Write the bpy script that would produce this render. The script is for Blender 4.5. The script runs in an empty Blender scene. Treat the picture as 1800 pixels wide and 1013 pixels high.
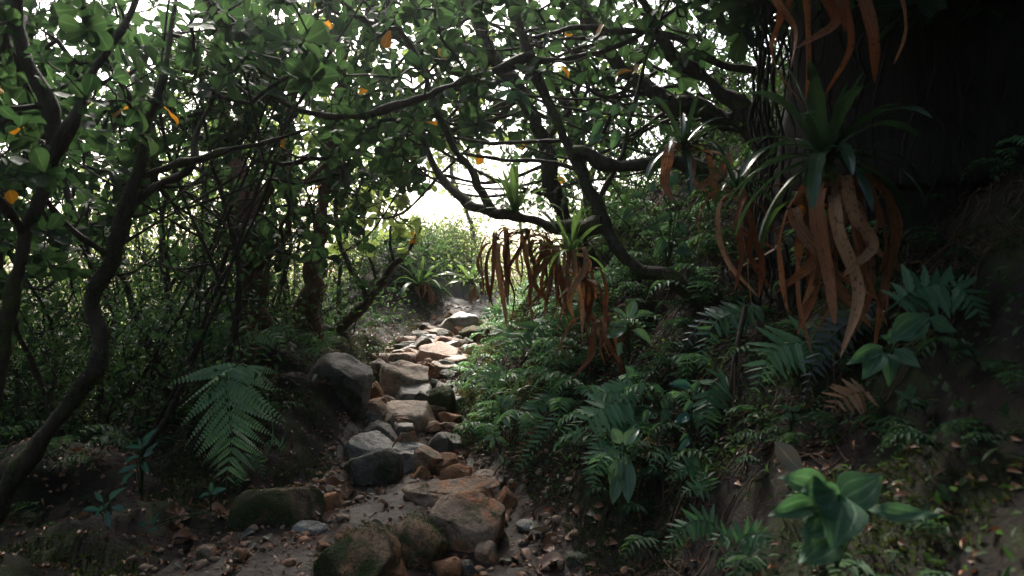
import bpy, bmesh, math, random
import numpy as np
from mathutils import Matrix, Vector

random.seed(7)
RNG = np.random.default_rng(7)
R = math.radians
SC = bpy.context.scene
COL = SC.collection

# ------------------------------------------------------------------ camera
H, F = 1.25, 1285.0                 # eye height, focal length in pixels of an 1800 px wide frame
cam = bpy.data.cameras.new('camera')
cam.sensor_width = 36.0
cam.lens = 36.0 * F / 1800.0
cam.clip_start = 0.05
cam.clip_end = 2000
cam.dof.use_dof = True
cam.dof.focus_distance = 5.6
cam.dof.aperture_fstop = 2.8
camo = bpy.data.objects.new('camera', cam)
COL.objects.link(camo)
camo.location = (0, 0, H)
camo.rotation_euler = (R(90), 0, 0)
SC.camera = camo

# ------------------------------------------------------------------ sky and sun
SUN_AZ, SUN_EL = R(-15), R(45)       # azimuth from +Y (up the path), elevation
w = bpy.data.worlds.new('World')
SC.world = w
w.use_nodes = True
nt = w.node_tree
sky = nt.nodes.new('ShaderNodeTexSky')
sky.sky_type = 'NISHITA'
sky.sun_disc = False
sky.sun_elevation = SUN_EL
sky.sun_rotation = SUN_AZ
sky.air_density = 1.0
sky.dust_density = 5.0
sky.ozone_density = 1.0
nt.links.new(sky.outputs[0], nt.nodes['Background'].inputs[0])
nt.nodes['Background'].inputs[1].default_value = 0.15
sl = bpy.data.lights.new('sun', 'SUN')
sl.energy = 4.0
sl.angle = R(9)
sl.color = (1.0, 0.96, 0.88)
so = bpy.data.objects.new('sun', sl)
COL.objects.link(so)
sdir = Vector((math.sin(SUN_AZ) * math.cos(SUN_EL), math.cos(SUN_AZ) * math.cos(SUN_EL), math.sin(SUN_EL)))
so.rotation_euler = sdir.to_track_quat('Z', 'Y').to_euler()

vs = SC.view_settings
vs.view_transform = 'Standard'
vs.look = 'None'
vs.gamma = 1.0
vs.use_curve_mapping = False
vs.exposure = 1.6
cy = SC.cycles
cy.max_bounces = 8
cy.diffuse_bounces = 4
cy.glossy_bounces = 2
cy.transmission_bounces = 4
cy.volume_bounces = 1
cy.transparent_max_bounces = 4
cy.use_denoising = True
cy.sample_clamp_indirect = 4.0

# ------------------------------------------------------------------ numeric helpers
def P(px, py, d):
    """The point that stands d metres up the trail, seen at that place of the photograph."""
    return np.array([(px - 900.0) / F * d, d, H - (py - 506.5) / F * d])

def nrm(v):
    v = np.asarray(v, float)
    return v / (np.linalg.norm(v, axis=-1, keepdims=True) + 1e-12)

def hash3(ix, iy, iz, s):
    h = (ix * 374761393 + iy * 668265263 + iz * 2147483647 + s * 974634541) & 0xffffffff
    h = ((h ^ (h >> 13)) * 1274126177) & 0xffffffff
    return ((h ^ (h >> 16)) & 0xffff) / 65535.0

def vnoise(p, s=0):
    p = np.asarray(p, float)
    i = np.floor(p).astype(np.int64)
    f = p - i
    u = f * f * (3 - 2 * f)
    r = 0
    for a in (0, 1):
        for b in (0, 1):
            for c in (0, 1):
                wt = (u[..., 0] if a else 1 - u[..., 0]) * (u[..., 1] if b else 1 - u[..., 1]) * (u[..., 2] if c else 1 - u[..., 2])
                r = r + wt * hash3(i[..., 0] + a, i[..., 1] + b, i[..., 2] + c, s)
    return r * 2 - 1

def fbm(p, s=0, o=4):
    p = np.asarray(p, float)
    r, a, t = 0, 1.0, 0
    for k in range(o):
        r = r + a * vnoise(p * 2 ** k, s + k * 17)
        a *= 0.5
    return r

# ------------------------------------------------------------------ terrain
YK = np.array([-150, -6, 0, 1.5, 3, 4.5, 5.2, 6, 7, 8, 9, 10, 12, 14, 17, 24, 40, 150])
ZF = np.array([0, 0, 0, 0, 0, 0.02, .09, .22, .38, .52, .64, .74, .98, 1.05, .8, -2.2, -8, -12])
XL = np.array([-1.2, -1.2, -1.2, -1.35, -1.5, -1.2, -1.2, -1.22, -1.36, -1.31, -1.26, -1.2, -.7, .1, .3, .5, .5, .5])
XR = np.array([.6, .6, .6, .55, .36, -.07, -.36, -.47, -.54, -.44, -.28, -.16, .2, 1.1, 1.4, 1.5, 1.5, 1.5])
AL = np.array([.3, .3, .3, .25, .2, .36, .42, .42, .34, .22, .16, .2, .62, .6, .3, 0, 0, 0])
AR = np.array([1, 1, 1, 1, 1, 1, 1, 1, 1, .95, .9, .8, .6, .45, .35, .3, .3, .3])
RD = np.array([0, .12, .3, .6, 1.2, 2, 3, 5, 8, 14, 200])
RZ = np.array([0, .08, .28, .62, 1.2, 1.95, 2.9, 4.6, 5.8, 6.2, 6.2])
LD = np.array([0, .15, .35, .6, 1.2, 2, 4, 8, 20, 200])
LZ = np.array([0, .3, .8, 1.0, 1.0, .55, -2.2, -8.5, -22, -30])

def yl(y):
    return np.interp(y, YK, XL)
def yr(y):
    return np.interp(y, YK, XR)

def gz(x, y):
    x = np.asarray(x, float); y = np.asarray(y, float)
    wob = 0.12 * vnoise(np.stack([x * 0 + 3, y * .7, y * 0], -1), 5)
    zf = np.interp(y, YK, ZF)
    dr = np.maximum(0, x - yr(y) - wob)
    dl = np.maximum(0, yl(y) + wob - x)
    zr = np.interp(dr, RD, RZ) * np.interp(y, YK, AR)
    a = np.interp(y, YK, AL)
    lz = np.interp(dl, LD, LZ)
    zl = np.where(lz > 0, lz * a, 0) + np.where(dl > 1.2, np.minimum(0, np.interp(dl, [1.2, 2, 4, 8, 20, 200], [0, -.15, -1.1, -3.6, -9, -11])), 0)
    q = np.stack([x, y, x * 0], -1)
    off = np.clip(np.maximum(dr, dl) * 3, 0, 1)
    n = (0.04 + 0.10 * off) * fbm(q * 1.6, 11, 4) + (.016 + .02 * off) * fbm(q * 8, 23, 3)
    mound = .42 * np.exp(-((x + 1.6) ** 2 / .55 + (y - 11.3) ** 2 / .7))
    return np.maximum(zf + zr + zl + n + mound, -13)

def hit(px, py, d0=1.2, d1=30):
    """Where the line of sight through that place of the photograph meets the ground."""
    d = np.concatenate([np.arange(d0, 9, .012), np.arange(9, d1, .06)])
    x = (px - 900.0) / F * d
    z = H - (py - 506.5) / F * d
    g = gz(x, d)
    k = np.argmax(z <= g)
    if z[k] > g[k]:
        k = len(d) - 1
    return np.array([x[k], d[k], g[k]])

def ground(x, y):
    return np.array([x, y, float(gz(np.array([x]), np.array([y]))[0])])

def gnormal(x, y):
    e = .04
    dx = (gz(x + e, y) - gz(x - e, y)) / (2 * e)
    dy = (gz(x, y + e) - gz(x, y - e)) / (2 * e)
    return nrm(np.stack([-dx, -dy, dx * 0 + 1], -1))

# ------------------------------------------------------------------ mesh helpers
class Acc:
    """Collects vertices, faces and the leaf attribute (across, along, random)."""
    def __init__(self):
        self.v, self.f, self.a, self.n = [], [], [], 0
    def add(self, v, f, a=None):
        v = np.asarray(v, np.float32).reshape(-1, 3)
        self.v.append(v)
        self.f.append(np.asarray(f, np.int64) + self.n)
        self.a.append(np.zeros((len(v), 3), np.float32) if a is None else np.asarray(a, np.float32))
        self.n += len(v)
    def mesh(self, name, smooth=True, origin=None):
        me = bpy.data.meshes.new(name)
        if not self.v:
            return me
        v = np.concatenate(self.v)
        if origin is not None:
            v = v - np.asarray(origin, np.float32)
        me.vertices.add(len(v))
        me.vertices.foreach_set('co', v.ravel())
        loops = np.concatenate([f.ravel() for f in self.f])
        tot = np.concatenate([np.full(len(f), f.shape[1]) for f in self.f])
        st = np.concatenate([[0], np.cumsum(tot)[:-1]])
        me.loops.add(len(loops))
        me.loops.foreach_set('vertex_index', loops.astype(np.int32))
        me.polygons.add(len(tot))
        me.polygons.foreach_set('loop_start', st.astype(np.int32))
        me.polygons.foreach_set('use_smooth', np.full(len(tot), smooth))
        at = me.attributes.new('lf', 'FLOAT_VECTOR', 'POINT')
        at.data.foreach_set('vector', np.concatenate(self.a).ravel())
        me.update(calc_edges=True)
        return me

def catmull(pts, n=8):
    p = np.asarray(pts, float)
    if len(p) < 3:
        t = np.linspace(0, 1, n + 1)[:, None]
        return p[0] * (1 - t) + p[-1] * t
    q = np.vstack([2 * p[0] - p[1], p, 2 * p[-1] - p[-2]])
    out = []
    for i in range(1, len(q) - 2):
        t = np.linspace(0, 1, n, endpoint=False)[:, None]
        a, b, c, d = q[i - 1], q[i], q[i + 1], q[i + 2]
        out.append(.5 * ((2 * b) + (c - a) * t + (2 * a - 5 * b + 4 * c - d) * t ** 2 + (3 * b - a - 3 * c + d) * t ** 3))
    out.append(p[-1][None])
    return np.vstack(out)

def tube(acc, pts, rad, sides=6, knob=0.0, seed=0):
    pts = np.asarray(pts, float)
    n = len(pts)
    if n < 2:
        return
    rad = np.broadcast_to(np.asarray(rad, float), (n,)) if np.ndim(rad) == 0 else np.asarray(rad, float)
    tan = nrm(np.gradient(pts, axis=0))
    ref = np.array([0.31, 0.2, 1.0]) if abs(tan[0, 2]) < .9 else np.array([1.0, 0.3, 0])
    u = nrm(np.cross(tan[0], ref))
    us = []
    for i in range(n):
        u = nrm(u - tan[i] * np.dot(u, tan[i]))
        us.append(u)
    us = np.array(us)
    ws = np.cross(tan, us)
    a = np.linspace(0, 2 * np.pi, sides, endpoint=False)
    ring = us[:, None, :] * np.cos(a)[None, :, None] + ws[:, None, :] * np.sin(a)[None, :, None]
    rr = np.repeat(rad[:, None], sides, 1)
    if knob:
        q = (pts[:, None, :] + ring * rad[:, None, None]) * (0.8 / max(rad.max(), .01)) * .35
        rr = rr * (1 + knob * fbm(q, seed, 3))
    v = (pts[:, None, :] + ring * rr[..., None]).reshape(-1, 3)
    i = np.arange(n - 1)[:, None] * sides
    j = np.arange(sides)[None, :]
    k = (j + 1) % sides
    f = np.stack([i + j, i + k, i + sides + k, i + sides + j], -1).reshape(-1, 4)
    t = np.repeat(np.linspace(0, 1, n), sides)
    at = np.stack([np.tile(a / 6.283, n), t, np.full(n * sides, random.random())], -1)
    acc.add(v, f, at)
    acc.add(np.vstack([v[-sides:], v[:sides]]), np.array([list(range(sides)), list(range(2 * sides - 1, sides - 1, -1))]))

def leaf_template(kind, rows=6, cols=5, fold=.25, curl=.15):
    """A unit leaf: base at the origin, tip at (0, 1, 0), half width up to .5."""
    t = np.linspace(0, 1, rows)
    if kind == 'obovate':
        t = 1 - (1 - t) ** 1.9
        wd = np.interp(t, [0, .12, .3, .5, .68, .82, .92, .98, 1], [.04, .13, .30, .45, .50, .47, .36, .2, .07])
    elif kind == 'ovate':
        wd = np.interp(t, [0, .1, .3, .5, .75, .92, 1], [.05, .27, .48, .47, .28, .09, .01])
    elif kind == 'lance':
        wd = np.interp(t, [0, .2, .5, .8, 1], [.06, .38, .5, .3, .01])
    else:                                            # blade
        wd = np.interp(t, [0, .3, .7, 1], [.3, .5, .4, .02])
    u = np.linspace(-1, 1, cols)
    T, U = np.meshgrid(t, u, indexing='ij')
    X = U * wd[:, None]
    Z = fold * np.abs(U) * wd[:, None] - curl * T ** 2 + .03 * np.sin(T * 9 + U * 2)
    v = np.stack([X, T, Z], -1).reshape(-1, 3)
    i = np.arange(rows - 1)[:, None] * cols + np.arange(cols - 1)[None]
    f = np.stack([i, i + 1, i + cols + 1, i + cols], -1).reshape(-1, 4)
    a = np.stack([U, T, T * 0], -1).reshape(-1, 3)
    return v, f, a

def basis(d, n):
    """Rows: side, along, normal, for every leaf."""
    d = nrm(d)
    s = nrm(np.cross(d, n))
    return np.stack([s, d, np.cross(s, d)], -2)

def add_leaves(acc, tpl, pos, d, n, L, W):
    v, f, a = tpl
    N = len(pos)
    if N == 0:
        return
    B = basis(d, n)
    L = np.broadcast_to(L, (N,)); W = np.broadcast_to(W, (N,))
    sc = np.stack([W, L, L], -1)
    V = np.einsum('kj,nj,nji->nki', v, sc, B) + np.asarray(pos)[:, None, :]
    FF = (f[None] + (np.arange(N) * len(v))[:, None, None]).reshape(-1, f.shape[1])
    A = np.repeat(a[None], N, 0).copy()
    A[:, :, 2] = RNG.random(N)[:, None]
    acc.add(V.reshape(-1, 3), FF, A.reshape(-1, 3))

def leaf_matrix(p, d, n, L, W, origin):
    B = basis(np.asarray(d)[None], np.asarray(n)[None])[0]
    M = Matrix.Identity(4)
    for c, s in zip(range(3), (W, L, L)):
        for r in range(3):
            M[r][c] = B[c][r] * s
    for r in range(3):
        M[r][3] = p[r] - origin[r]
    return M

# ------------------------------------------------------------------ object helpers
def thing(name, label, cat, loc, group=None):
    o = bpy.data.objects.new(name, None)
    o.empty_display_size = .1
    COL.objects.link(o)
    o.location = [float(c) for c in loc]
    o['label'] = label
    o['category'] = cat
    if group:
        o['group'] = group
    return o

def part(name, me, mat, parent=None, M=None, kind=None):
    o = bpy.data.objects.new(name, me)
    COL.objects.link(o)
    if mat is not None and len(me.materials) == 0:
        me.materials.append(mat)
    if parent is not None:
        o.parent = parent
    if M is not None:
        o.matrix_basis = M
    if kind:
        o['kind'] = kind
    return o

def single(name, me, mat, label, cat, loc=(0, 0, 0), group=None, kind=None, M=None):
    o = part(name, me, mat, None, M, kind)
    if M is None:
        o.location = [float(c) for c in loc]
    o['label'] = label
    o['category'] = cat
    if group:
        o['group'] = group
    return o

# ------------------------------------------------------------------ materials
def mat_new(name):
    m = bpy.data.materials.new(name)
    m.use_nodes = True
    t = m.node_tree
    t.nodes.clear()
    out = t.nodes.new('ShaderNodeOutputMaterial')
    return m, t, out

def N(t, kind, **kw):
    n = t.nodes.new(kind)
    for k, v in kw.items():
        if k in n.inputs:
            n.inputs[k].default_value = v
        else:
            setattr(n, k, v)
    return n

def ramp(t, fac, stops):
    r = t.nodes.new('ShaderNodeValToRGB')
    e = r.color_ramp.elements
    while len(e) < len(stops):
        e.new(0.5)
    for x, (p, c) in zip(e, stops):
        x.position = p
        x.color = (*c, 1) if len(c) == 3 else c
    t.links.new(fac, r.inputs[0])
    return r.outputs[0]

def mixc(t, fac, a, b, mode='MIX'):
    m = t.nodes.new('ShaderNodeMix')
    m.data_type = 'RGBA'
    m.blend_type = mode
    for sock, v in ((m.inputs[0], fac), (m.inputs[6], a), (m.inputs[7], b)):
        if hasattr(v, 'is_linked'):
            t.links.new(v, sock)
        elif isinstance(v, (int, float)):
            sock.default_value = v
        else:
            sock.default_value = (*v, 1)
    return m.outputs[2]

def math_(t, op, a, b=0.0, clamp=False):
    m = t.nodes.new('ShaderNodeMath')
    m.operation = op
    m.use_clamp = clamp
    for s, v in ((m.inputs[0], a), (m.inputs[1], b)):
        if hasattr(v, 'is_linked'):
            t.links.new(v, s)
        else:
            s.default_value = v
    return m.outputs[0]

def coords(t, rnd=True, scale=None):
    tc = t.nodes.new('ShaderNodeTexCoord')
    out = tc.outputs['Object']
    if rnd:
        oi = t.nodes.new('ShaderNodeObjectInfo')
        v = t.nodes.new('ShaderNodeVectorMath'); v.operation = 'MULTIPLY_ADD'
        v.inputs[1].default_value = (1, 1, 1)
        cb = t.nodes.new('ShaderNodeCombineXYZ')
        k = math_(t, 'MULTIPLY', oi.outputs['Random'], 37.0)
        for i in range(3):
            t.links.new(k, cb.inputs[i])
        t.links.new(out, v.inputs[0]); t.links.new(cb.outputs[0], v.inputs[2])
        out = v.outputs[0]
    if scale:
        mp = t.nodes.new('ShaderNodeMapping')
        mp.inputs['Scale'].default_value = scale
        t.links.new(out, mp.inputs[0])
        out = mp.outputs[0]
    return out

def noise(t, vec, scale, detail=5, rough=.6, dist=0):
    n = t.nodes.new('ShaderNodeTexNoise')
    n.inputs['Scale'].default_value = scale
    n.inputs['Detail'].default_value = detail
    n.inputs['Roughness'].default_value = rough
    n.inputs['Distortion'].default_value = dist
    t.links.new(vec, n.inputs['Vector'])
    return n.outputs[0]

def bump(t, h, strength=.5, dist=.02, normal=None):
    b = t.nodes.new('ShaderNodeBump')
    b.inputs['Strength'].default_value = strength
    b.inputs['Distance'].default_value = dist
    t.links.new(h, b.inputs['Height'])
    if normal is not None:
        t.links.new(normal, b.inputs['Normal'])
    return b.outputs[0]

def setin(t, sock, v):
    if hasattr(v, 'is_linked'):
        t.links.new(v, sock)
    elif isinstance(v, (tuple, list)):
        sock.default_value = (*v, 1) if len(v) == 3 else v
    else:
        sock.default_value = v

def principled(t, out, color, rough, normal=None, spec=.4, coat=0.0):
    b = t.nodes.new('ShaderNodeBsdfPrincipled')
    setin(t, b.inputs['Base Color'], color)
    setin(t, b.inputs['Roughness'], rough)
    b.inputs['Specular IOR Level'].default_value = spec
    if coat:
        setin(t, b.inputs['Coat Weight'], coat)
        b.inputs['Coat Roughness'].default_value = .22
    if normal is not None:
        t.links.new(normal, b.inputs['Normal'])
    t.links.new(b.outputs[0], out.inputs[0])
    return b

def leaf_mat(name, dark, light, under=None, transl=.35, rough=.35, vein=.35, spots=0.0, ribs=0, spec=.45):
    """Thin leaf: glossy upper face, light passing through, a paler midrib, each leaf its own shade."""
    m, t, out = mat_new(name)
    at = N(t, 'ShaderNodeAttribute', attribute_name='lf')
    sep = t.nodes.new('ShaderNodeSeparateXYZ')
    t.links.new(at.outputs['Vector'], sep.inputs[0])
    oi = t.nodes.new('ShaderNodeObjectInfo')
    rnd = math_(t, 'FRACT', math_(t, 'ADD', sep.outputs[2], oi.outputs['Random']))
    col = mixc(t, rnd, dark, light)
    vec = coords(t)
    nz = noise(t, vec, 22, 4)
    col = mixc(t, math_(t, 'MULTIPLY', nz, .55), col, tuple(c * .45 for c in dark))
    au = math_(t, 'ABSOLUTE', sep.outputs[0])
    mid = math_(t, 'SUBTRACT', 1.0, math_(t, 'MULTIPLY', au, 9.0), True)
    hgt = mid
    if ribs:
        rb = math_(t, 'POWER', math_(t, 'ABSOLUTE', math_(t, 'COSINE', math_(t, 'MULTIPLY', au, math.pi * ribs))), 14.0)
        mid = math_(t, 'MAXIMUM', mid, math_(t, 'MULTIPLY', rb, .6))
        hgt = mid
    if vein:
        col = mixc(t, math_(t, 'MULTIPLY', mid, vein), col, tuple(min(1, c * 2.2 + .02) for c in light))
    if spots:
        sp = noise(t, vec, 60, 3)
        k = ramp(t, sp, [(.56, (0, 0, 0)), (.66, (1, 1, 1))])
        col = mixc(t, math_(t, 'MULTIPLY', k, spots), col, (.05, .022, .008))
    nm = bump(t, math_(t, 'ADD', math_(t, 'MULTIPLY', hgt, -.6), math_(t, 'MULTIPLY', nz, .6)), .5, .004)
    b = t.nodes.new('ShaderNodeBsdfPrincipled')
    t.links.new(col, b.inputs['Base Color'])
    b.inputs['Roughness'].default_value = rough
    b.inputs['Specular IOR Level'].default_value = spec
    t.links.new(nm, b.inputs['Normal'])
    tr = t.nodes.new('ShaderNodeBsdfTranslucent')
    tc = mixc(t, 1.0, col, under or (2.4, 2.6, 1.5), 'MULTIPLY')
    t.links.new(tc, tr.inputs[0])
    mx = t.nodes.new('ShaderNodeMixShader')
    mx.inputs[0].default_value = transl
    t.links.new(b.outputs[0], mx.inputs[1]); t.links.new(tr.outputs[0], mx.inputs[2])
    t.links.new(mx.outputs[0], out.inputs[0])
    return m

def stone_mat(name, a, b, stain, stain_amt, moss_amt, wet):
    m, t, out = mat_new(name)
    vec = coords(t)
    n1 = noise(t, vec, 3.2, 6, .62, .4)
    n2 = noise(t, vec, 16, 6, .7)
    n3 = noise(t, vec, 70, 4, .7)
    col = mixc(t, ramp(t, n1, [(.34, (0, 0, 0)), (.66, (1, 1, 1))]), a, b)
    sm = ramp(t, noise(t, vec, 5.0, 5, .65, .8), [(.47, (0, 0, 0)), (.62, (1, 1, 1))])
    col = mixc(t, math_(t, 'MULTIPLY', sm, stain_amt), col, stain)
    col = mixc(t, math_(t, 'MULTIPLY', ramp(t, n2, [(.40, (1, 1, 1)), (.56, (0, 0, 0))]), .75), col, tuple(c * .35 for c in a))
    col = mixc(t, math_(t, 'MULTIPLY', ramp(t, n3, [(.5, (0, 0, 0)), (.75, (1, 1, 1))]), .4), col, tuple(min(1, c * 1.7) for c in b))
    # moss creeps over in patches of its own
    mm = noise(t, vec, 4.4, 7, .72, .5)
    lo = .66 - .30 * moss_amt
    mk = ramp(t, mm, [(lo, (0, 0, 0)), (lo + .09, (1, 1, 1))])
    mossc = mixc(t, noise(t, vec, 34, 4), (.016, .030, .006), (.075, .090, .018))
    col = mixc(t, mk, col, mossc)
    ro = math_(t, 'ADD', math_(t, 'MULTIPLY', n2, .5), .62 - wet * .45)
    ro = math_(t, 'MAXIMUM', ro, math_(t, 'MULTIPLY', mk, .9), True)
    h = math_(t, 'ADD', math_(t, 'ADD', math_(t, 'MULTIPLY', n1, 1.2), math_(t, 'MULTIPLY', n2, .7)), math_(t, 'MULTIPLY', n3, .25))
    h = math_(t, 'ADD', h, math_(t, 'MULTIPLY', mk, math_(t, 'MULTIPLY', noise(t, vec, 120, 2), .9)))
    principled(t, out, col, ro, bump(t, h, 1.0, .035), .45)
    return m

def bark_mat(name, a, b, moss, moss_amt, stretch=(14, 14, 3), bs=.8):
    m, t, out = mat_new(name)
    vec = coords(t, True)
    mp = t.nodes.new('ShaderNodeMapping'); mp.inputs['Scale'].default_value = stretch
    t.links.new(vec, mp.inputs[0])
    n1 = noise(t, mp.outputs[0], 1.5, 6, .65, .6)
    n2 = noise(t, vec, 40, 4, .7)
    col = mixc(t, ramp(t, n1, [(.35, (0, 0, 0)), (.68, (1, 1, 1))]), a, b)
    col = mixc(t, math_(t, 'MULTIPLY', n2, .5), col, tuple(c * .4 for c in a))
    lo = .68 - .3 * moss_amt
    mk = ramp(t, noise(t, vec, 7, 6, .7), [(lo, (0, 0, 0)), (lo + .1, (1, 1, 1))])
    col = mixc(t, mk, col, moss)
    h = math_(t, 'ADD', n1, math_(t, 'MULTIPLY', n2, .5))
    h = math_(t, 'ADD', h, math_(t, 'MULTIPLY', mk, .4))
    principled(t, out, col, .8, bump(t, h, bs, .02), .25)
    return m

def ground_mat(name, c1, c2, c3, rough, moss_amt, bs, wet=False):
    m, t, out = mat_new(name)
    vec = coords(t, False)
    n1 = noise(t, vec, 1.7, 7, .65, .3)
    n2 = noise(t, vec, 11, 6, .7, .3)
    n3 = noise(t, vec, 55, 5, .75)
    col = mixc(t, ramp(t, n1, [(.36, (0, 0, 0)), (.64, (1, 1, 1))]), c1, c2)
    col = mixc(t, ramp(t, n2, [(.46, (0, 0, 0)), (.7, (1, 1, 1))]), col, c3)
    col = mixc(t, math_(t, 'MULTIPLY', n3, .6), col, tuple(c * .35 for c in c1))
    if moss_amt:
        mk = ramp(t, noise(t, vec, 3.1, 7, .72, .4), [(.6 - .25 * moss_amt, (0, 0, 0)), (.72 - .25 * moss_amt, (1, 1, 1))])
        col = mixc(t, math_(t, 'MULTIPLY', mk, .85), col, mixc(t, n3, (.012, .022, .005), (.05, .062, .014)))
    ro = rough
    if wet:
        ro = ramp(t, n1, [(.4, (.38, .38, .38)), (.62, (.85, .85, .85))])
    h = math_(t, 'ADD', math_(t, 'ADD', math_(t, 'MULTIPLY', n2, .8), math_(t, 'MULTIPLY', n3, .45)), n1)
    principled(t, out, col, ro, bump(t, h, bs, .03), .35)
    return m

M = {}
M['mud'] = ground_mat('wet_mud', (.036, .020, .013), (.066, .040, .026), (.020, .012, .008), .5, 0, .8, True)
M['soil'] = ground_mat('dark_humus', (.013, .008, .005), (.028, .016, .009), (.007, .005, .003), .9, .45, 1.0)
M['stone_tan'] = stone_mat('tan_sandstone', (.24, .165, .108), (.34, .255, .175), (.36, .15, .06), .45, .3, .5)
M['stone_brown'] = stone_mat('brown_sandstone', (.24, .155, .100), (.35, .24, .16), (.38, .135, .045), .85, .3, .4)
M['stone_grey'] = stone_mat('wet_grey_stone', (.20, .185, .16), (.32, .30, .27), (.24, .16, .09), .3, .3, .8)
M['stone_dark'] = stone_mat('dark_stone', (.085, .075, .06), (.16, .14, .115), (.2, .11, .05), .25, .5, .4)
M['stone_orange'] = stone_mat('iron_stained_stone', (.26, .115, .052), (.36, .19, .10), (.42, .14, .035), .7, .1, .15)
M['stone_moss'] = stone_mat('mossy_stone', (.16, .10, .06), (.26, .16, .09), (.36, .13, .035), .6, .78, 0)
M['stone_pink'] = stone_mat('pinkish_stone', (.33, .21, .15), (.42, .30, .23), (.38, .17, .09), .45, .12, .35)
M['bark'] = bark_mat('dark_bark', (.030, .021, .015), (.085, .060, .042), (.045, .052, .012), .45)
M['bark_moss'] = bark_mat('mossy_bark', (.026, .019, .013), (.080, .056, .038), (.055, .056, .014), .55)
M['bark_thin'] = bark_mat('twig_bark', (.030, .022, .017), (.075, .055, .042), (.04, .045, .014), .2)
M['bark_red'] = bark_mat('shaggy_red_bark', (.085, .036, .020), (.21, .10, .058), (.045, .05, .015), .2, (26, 26, 2.2), 1.0)
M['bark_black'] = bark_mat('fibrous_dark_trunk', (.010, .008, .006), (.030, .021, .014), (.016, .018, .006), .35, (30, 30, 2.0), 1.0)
M['root'] = bark_mat('root_fibre', (.050, .028, .017), (.13, .075, .045), (.05, .05, .015), .15)
M['leaf_canopy'] = leaf_mat('leathery_round_leaf', (.015, .033, .018), (.038, .066, .034), None, .36, .6, .3, spec=.12)
M['leaf_yellow'] = leaf_mat('yellowed_leaf', (.42, .17, .012), (.50, .25, .02), (1.4, 1.3, 1.0), .4, .45, .3, .35)
M['leaf_small'] = leaf_mat('small_green_leaf', (.020, .046, .017), (.058, .098, .036), None, .38, .5, .2, spec=.2)
M['leaf_far'] = leaf_mat('pale_green_leaf', (.080, .105, .040), (.14, .165, .070), None, .5, .5, .2)  # green paled to stand in for haze and brightness on foliage
M['leaf_plant'] = leaf_mat('soft_green_leaf', (.036, .085, .048), (.068, .128, .074), None, .25, .55, .35, 0, 2, spec=.2)
M['leaf_pale'] = leaf_mat('silvery_green_leaf', (.085, .15, .085), (.14, .215, .13), None, .22, .25, .3)
M['leaf_teal'] = leaf_mat('blue_green_leaf', (.028, .085, .070), (.045, .125, .105), None, .2, .22, .35)
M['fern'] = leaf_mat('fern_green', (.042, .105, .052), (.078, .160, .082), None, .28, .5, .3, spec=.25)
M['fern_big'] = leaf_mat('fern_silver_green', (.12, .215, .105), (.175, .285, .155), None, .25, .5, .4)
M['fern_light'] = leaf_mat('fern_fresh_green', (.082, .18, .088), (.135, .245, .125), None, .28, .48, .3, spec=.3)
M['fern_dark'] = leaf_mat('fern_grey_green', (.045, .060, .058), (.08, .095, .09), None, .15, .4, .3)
M['fern_dry'] = leaf_mat('fern_dry_brown', (.22, .11, .05), (.32, .18, .09), (1.3, 1.2, 1), .25, .6, .2, .3)
M['fern_gold'] = leaf_mat('fern_golden', (.40, .20, .03), (.50, .28, .05), (1.3, 1.2, 1), .3, .5, .2)
M['strap'] = leaf_mat('strap_leaf_green', (.018, .040, .022), (.038, .070, .038), None, .22, .25, .12)
M['strap_light'] = leaf_mat('strap_leaf_bright', (.07, .125, .045), (.12, .18, .07), None, .32, .3, .12)
M['strap_dead'] = leaf_mat('dead_strap_leaf', (.19, .085, .042), (.42, .23, .125), (1.4, 1.2, 1.0), .25, .65, .25, .75, 2, .25)
M['strap_rust'] = leaf_mat('rusty_strap_leaf', (.15, .052, .023), (.30, .125, .055), (1.4, 1.2, 1.0), .18, .6, .2, .7, 2, .2)
M['strap_orange'] = leaf_mat('orange_strap_leaf', (.34, .10, .02), (.42, .18, .03), (1.5, 1.3, 1.0), .3, .4, .3, .3)
M['litter'] = leaf_mat('fallen_leaf_brown', (.17, .075, .035), (.30, .14, .07), (1.2, 1.1, 1), .12, .45, .35, .4)
M['litter_grey'] = leaf_mat('fallen_leaf_grey', (.13, .115, .085), (.22, .20, .14), (1.2, 1.1, 1), .1, .4, .4, .3)
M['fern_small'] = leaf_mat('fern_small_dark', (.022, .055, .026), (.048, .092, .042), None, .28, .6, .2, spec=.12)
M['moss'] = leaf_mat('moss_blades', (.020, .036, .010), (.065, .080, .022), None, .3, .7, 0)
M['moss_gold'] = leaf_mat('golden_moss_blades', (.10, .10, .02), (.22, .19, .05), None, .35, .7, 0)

TPL = {k: leaf_template(k) for k in ('obovate', 'ovate', 'lance', 'blade')}
TPL_LO = {k: leaf_template(k, 4, 3) for k in ('obovate', 'ovate', 'lance', 'blade')}
TPL_RND = leaf_template('obovate', 6, 3, .18, .22)
UNIT = {}
for k in TPL:
    for fold, curl, tag in ((.25, .15, ''), (.45, .4, '_curled'), (.1, -.15, '_up')):
        a_ = Acc()
        v_, f_, t_ = leaf_template(k, 8, 5, fold, curl)
        a_.add(v_, f_, t_)
        UNIT[k + tag] = a_

def unit_mesh(key, mat):
    nm = 'leaf_%s_%s' % (key, mat)
    me = bpy.data.meshes.get(nm)
    if me is None:
        me = UNIT[key].mesh(nm)
        me.materials.append(M[mat])
    return me
# ------------------------------------------------------------------ ground and trail
def axis(lo, hi, step, far, k=1.22):
    mid = np.arange(lo, hi + 1e-6, step)
    out, s, e = [], step, hi
    while e < far:
        s *= k; e += s; out.append(e)
    neg, s, e = [], step, lo
    while e > -far:
        s *= k; e -= s; neg.append(e)
    return np.concatenate([neg[::-1], mid, out])

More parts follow.
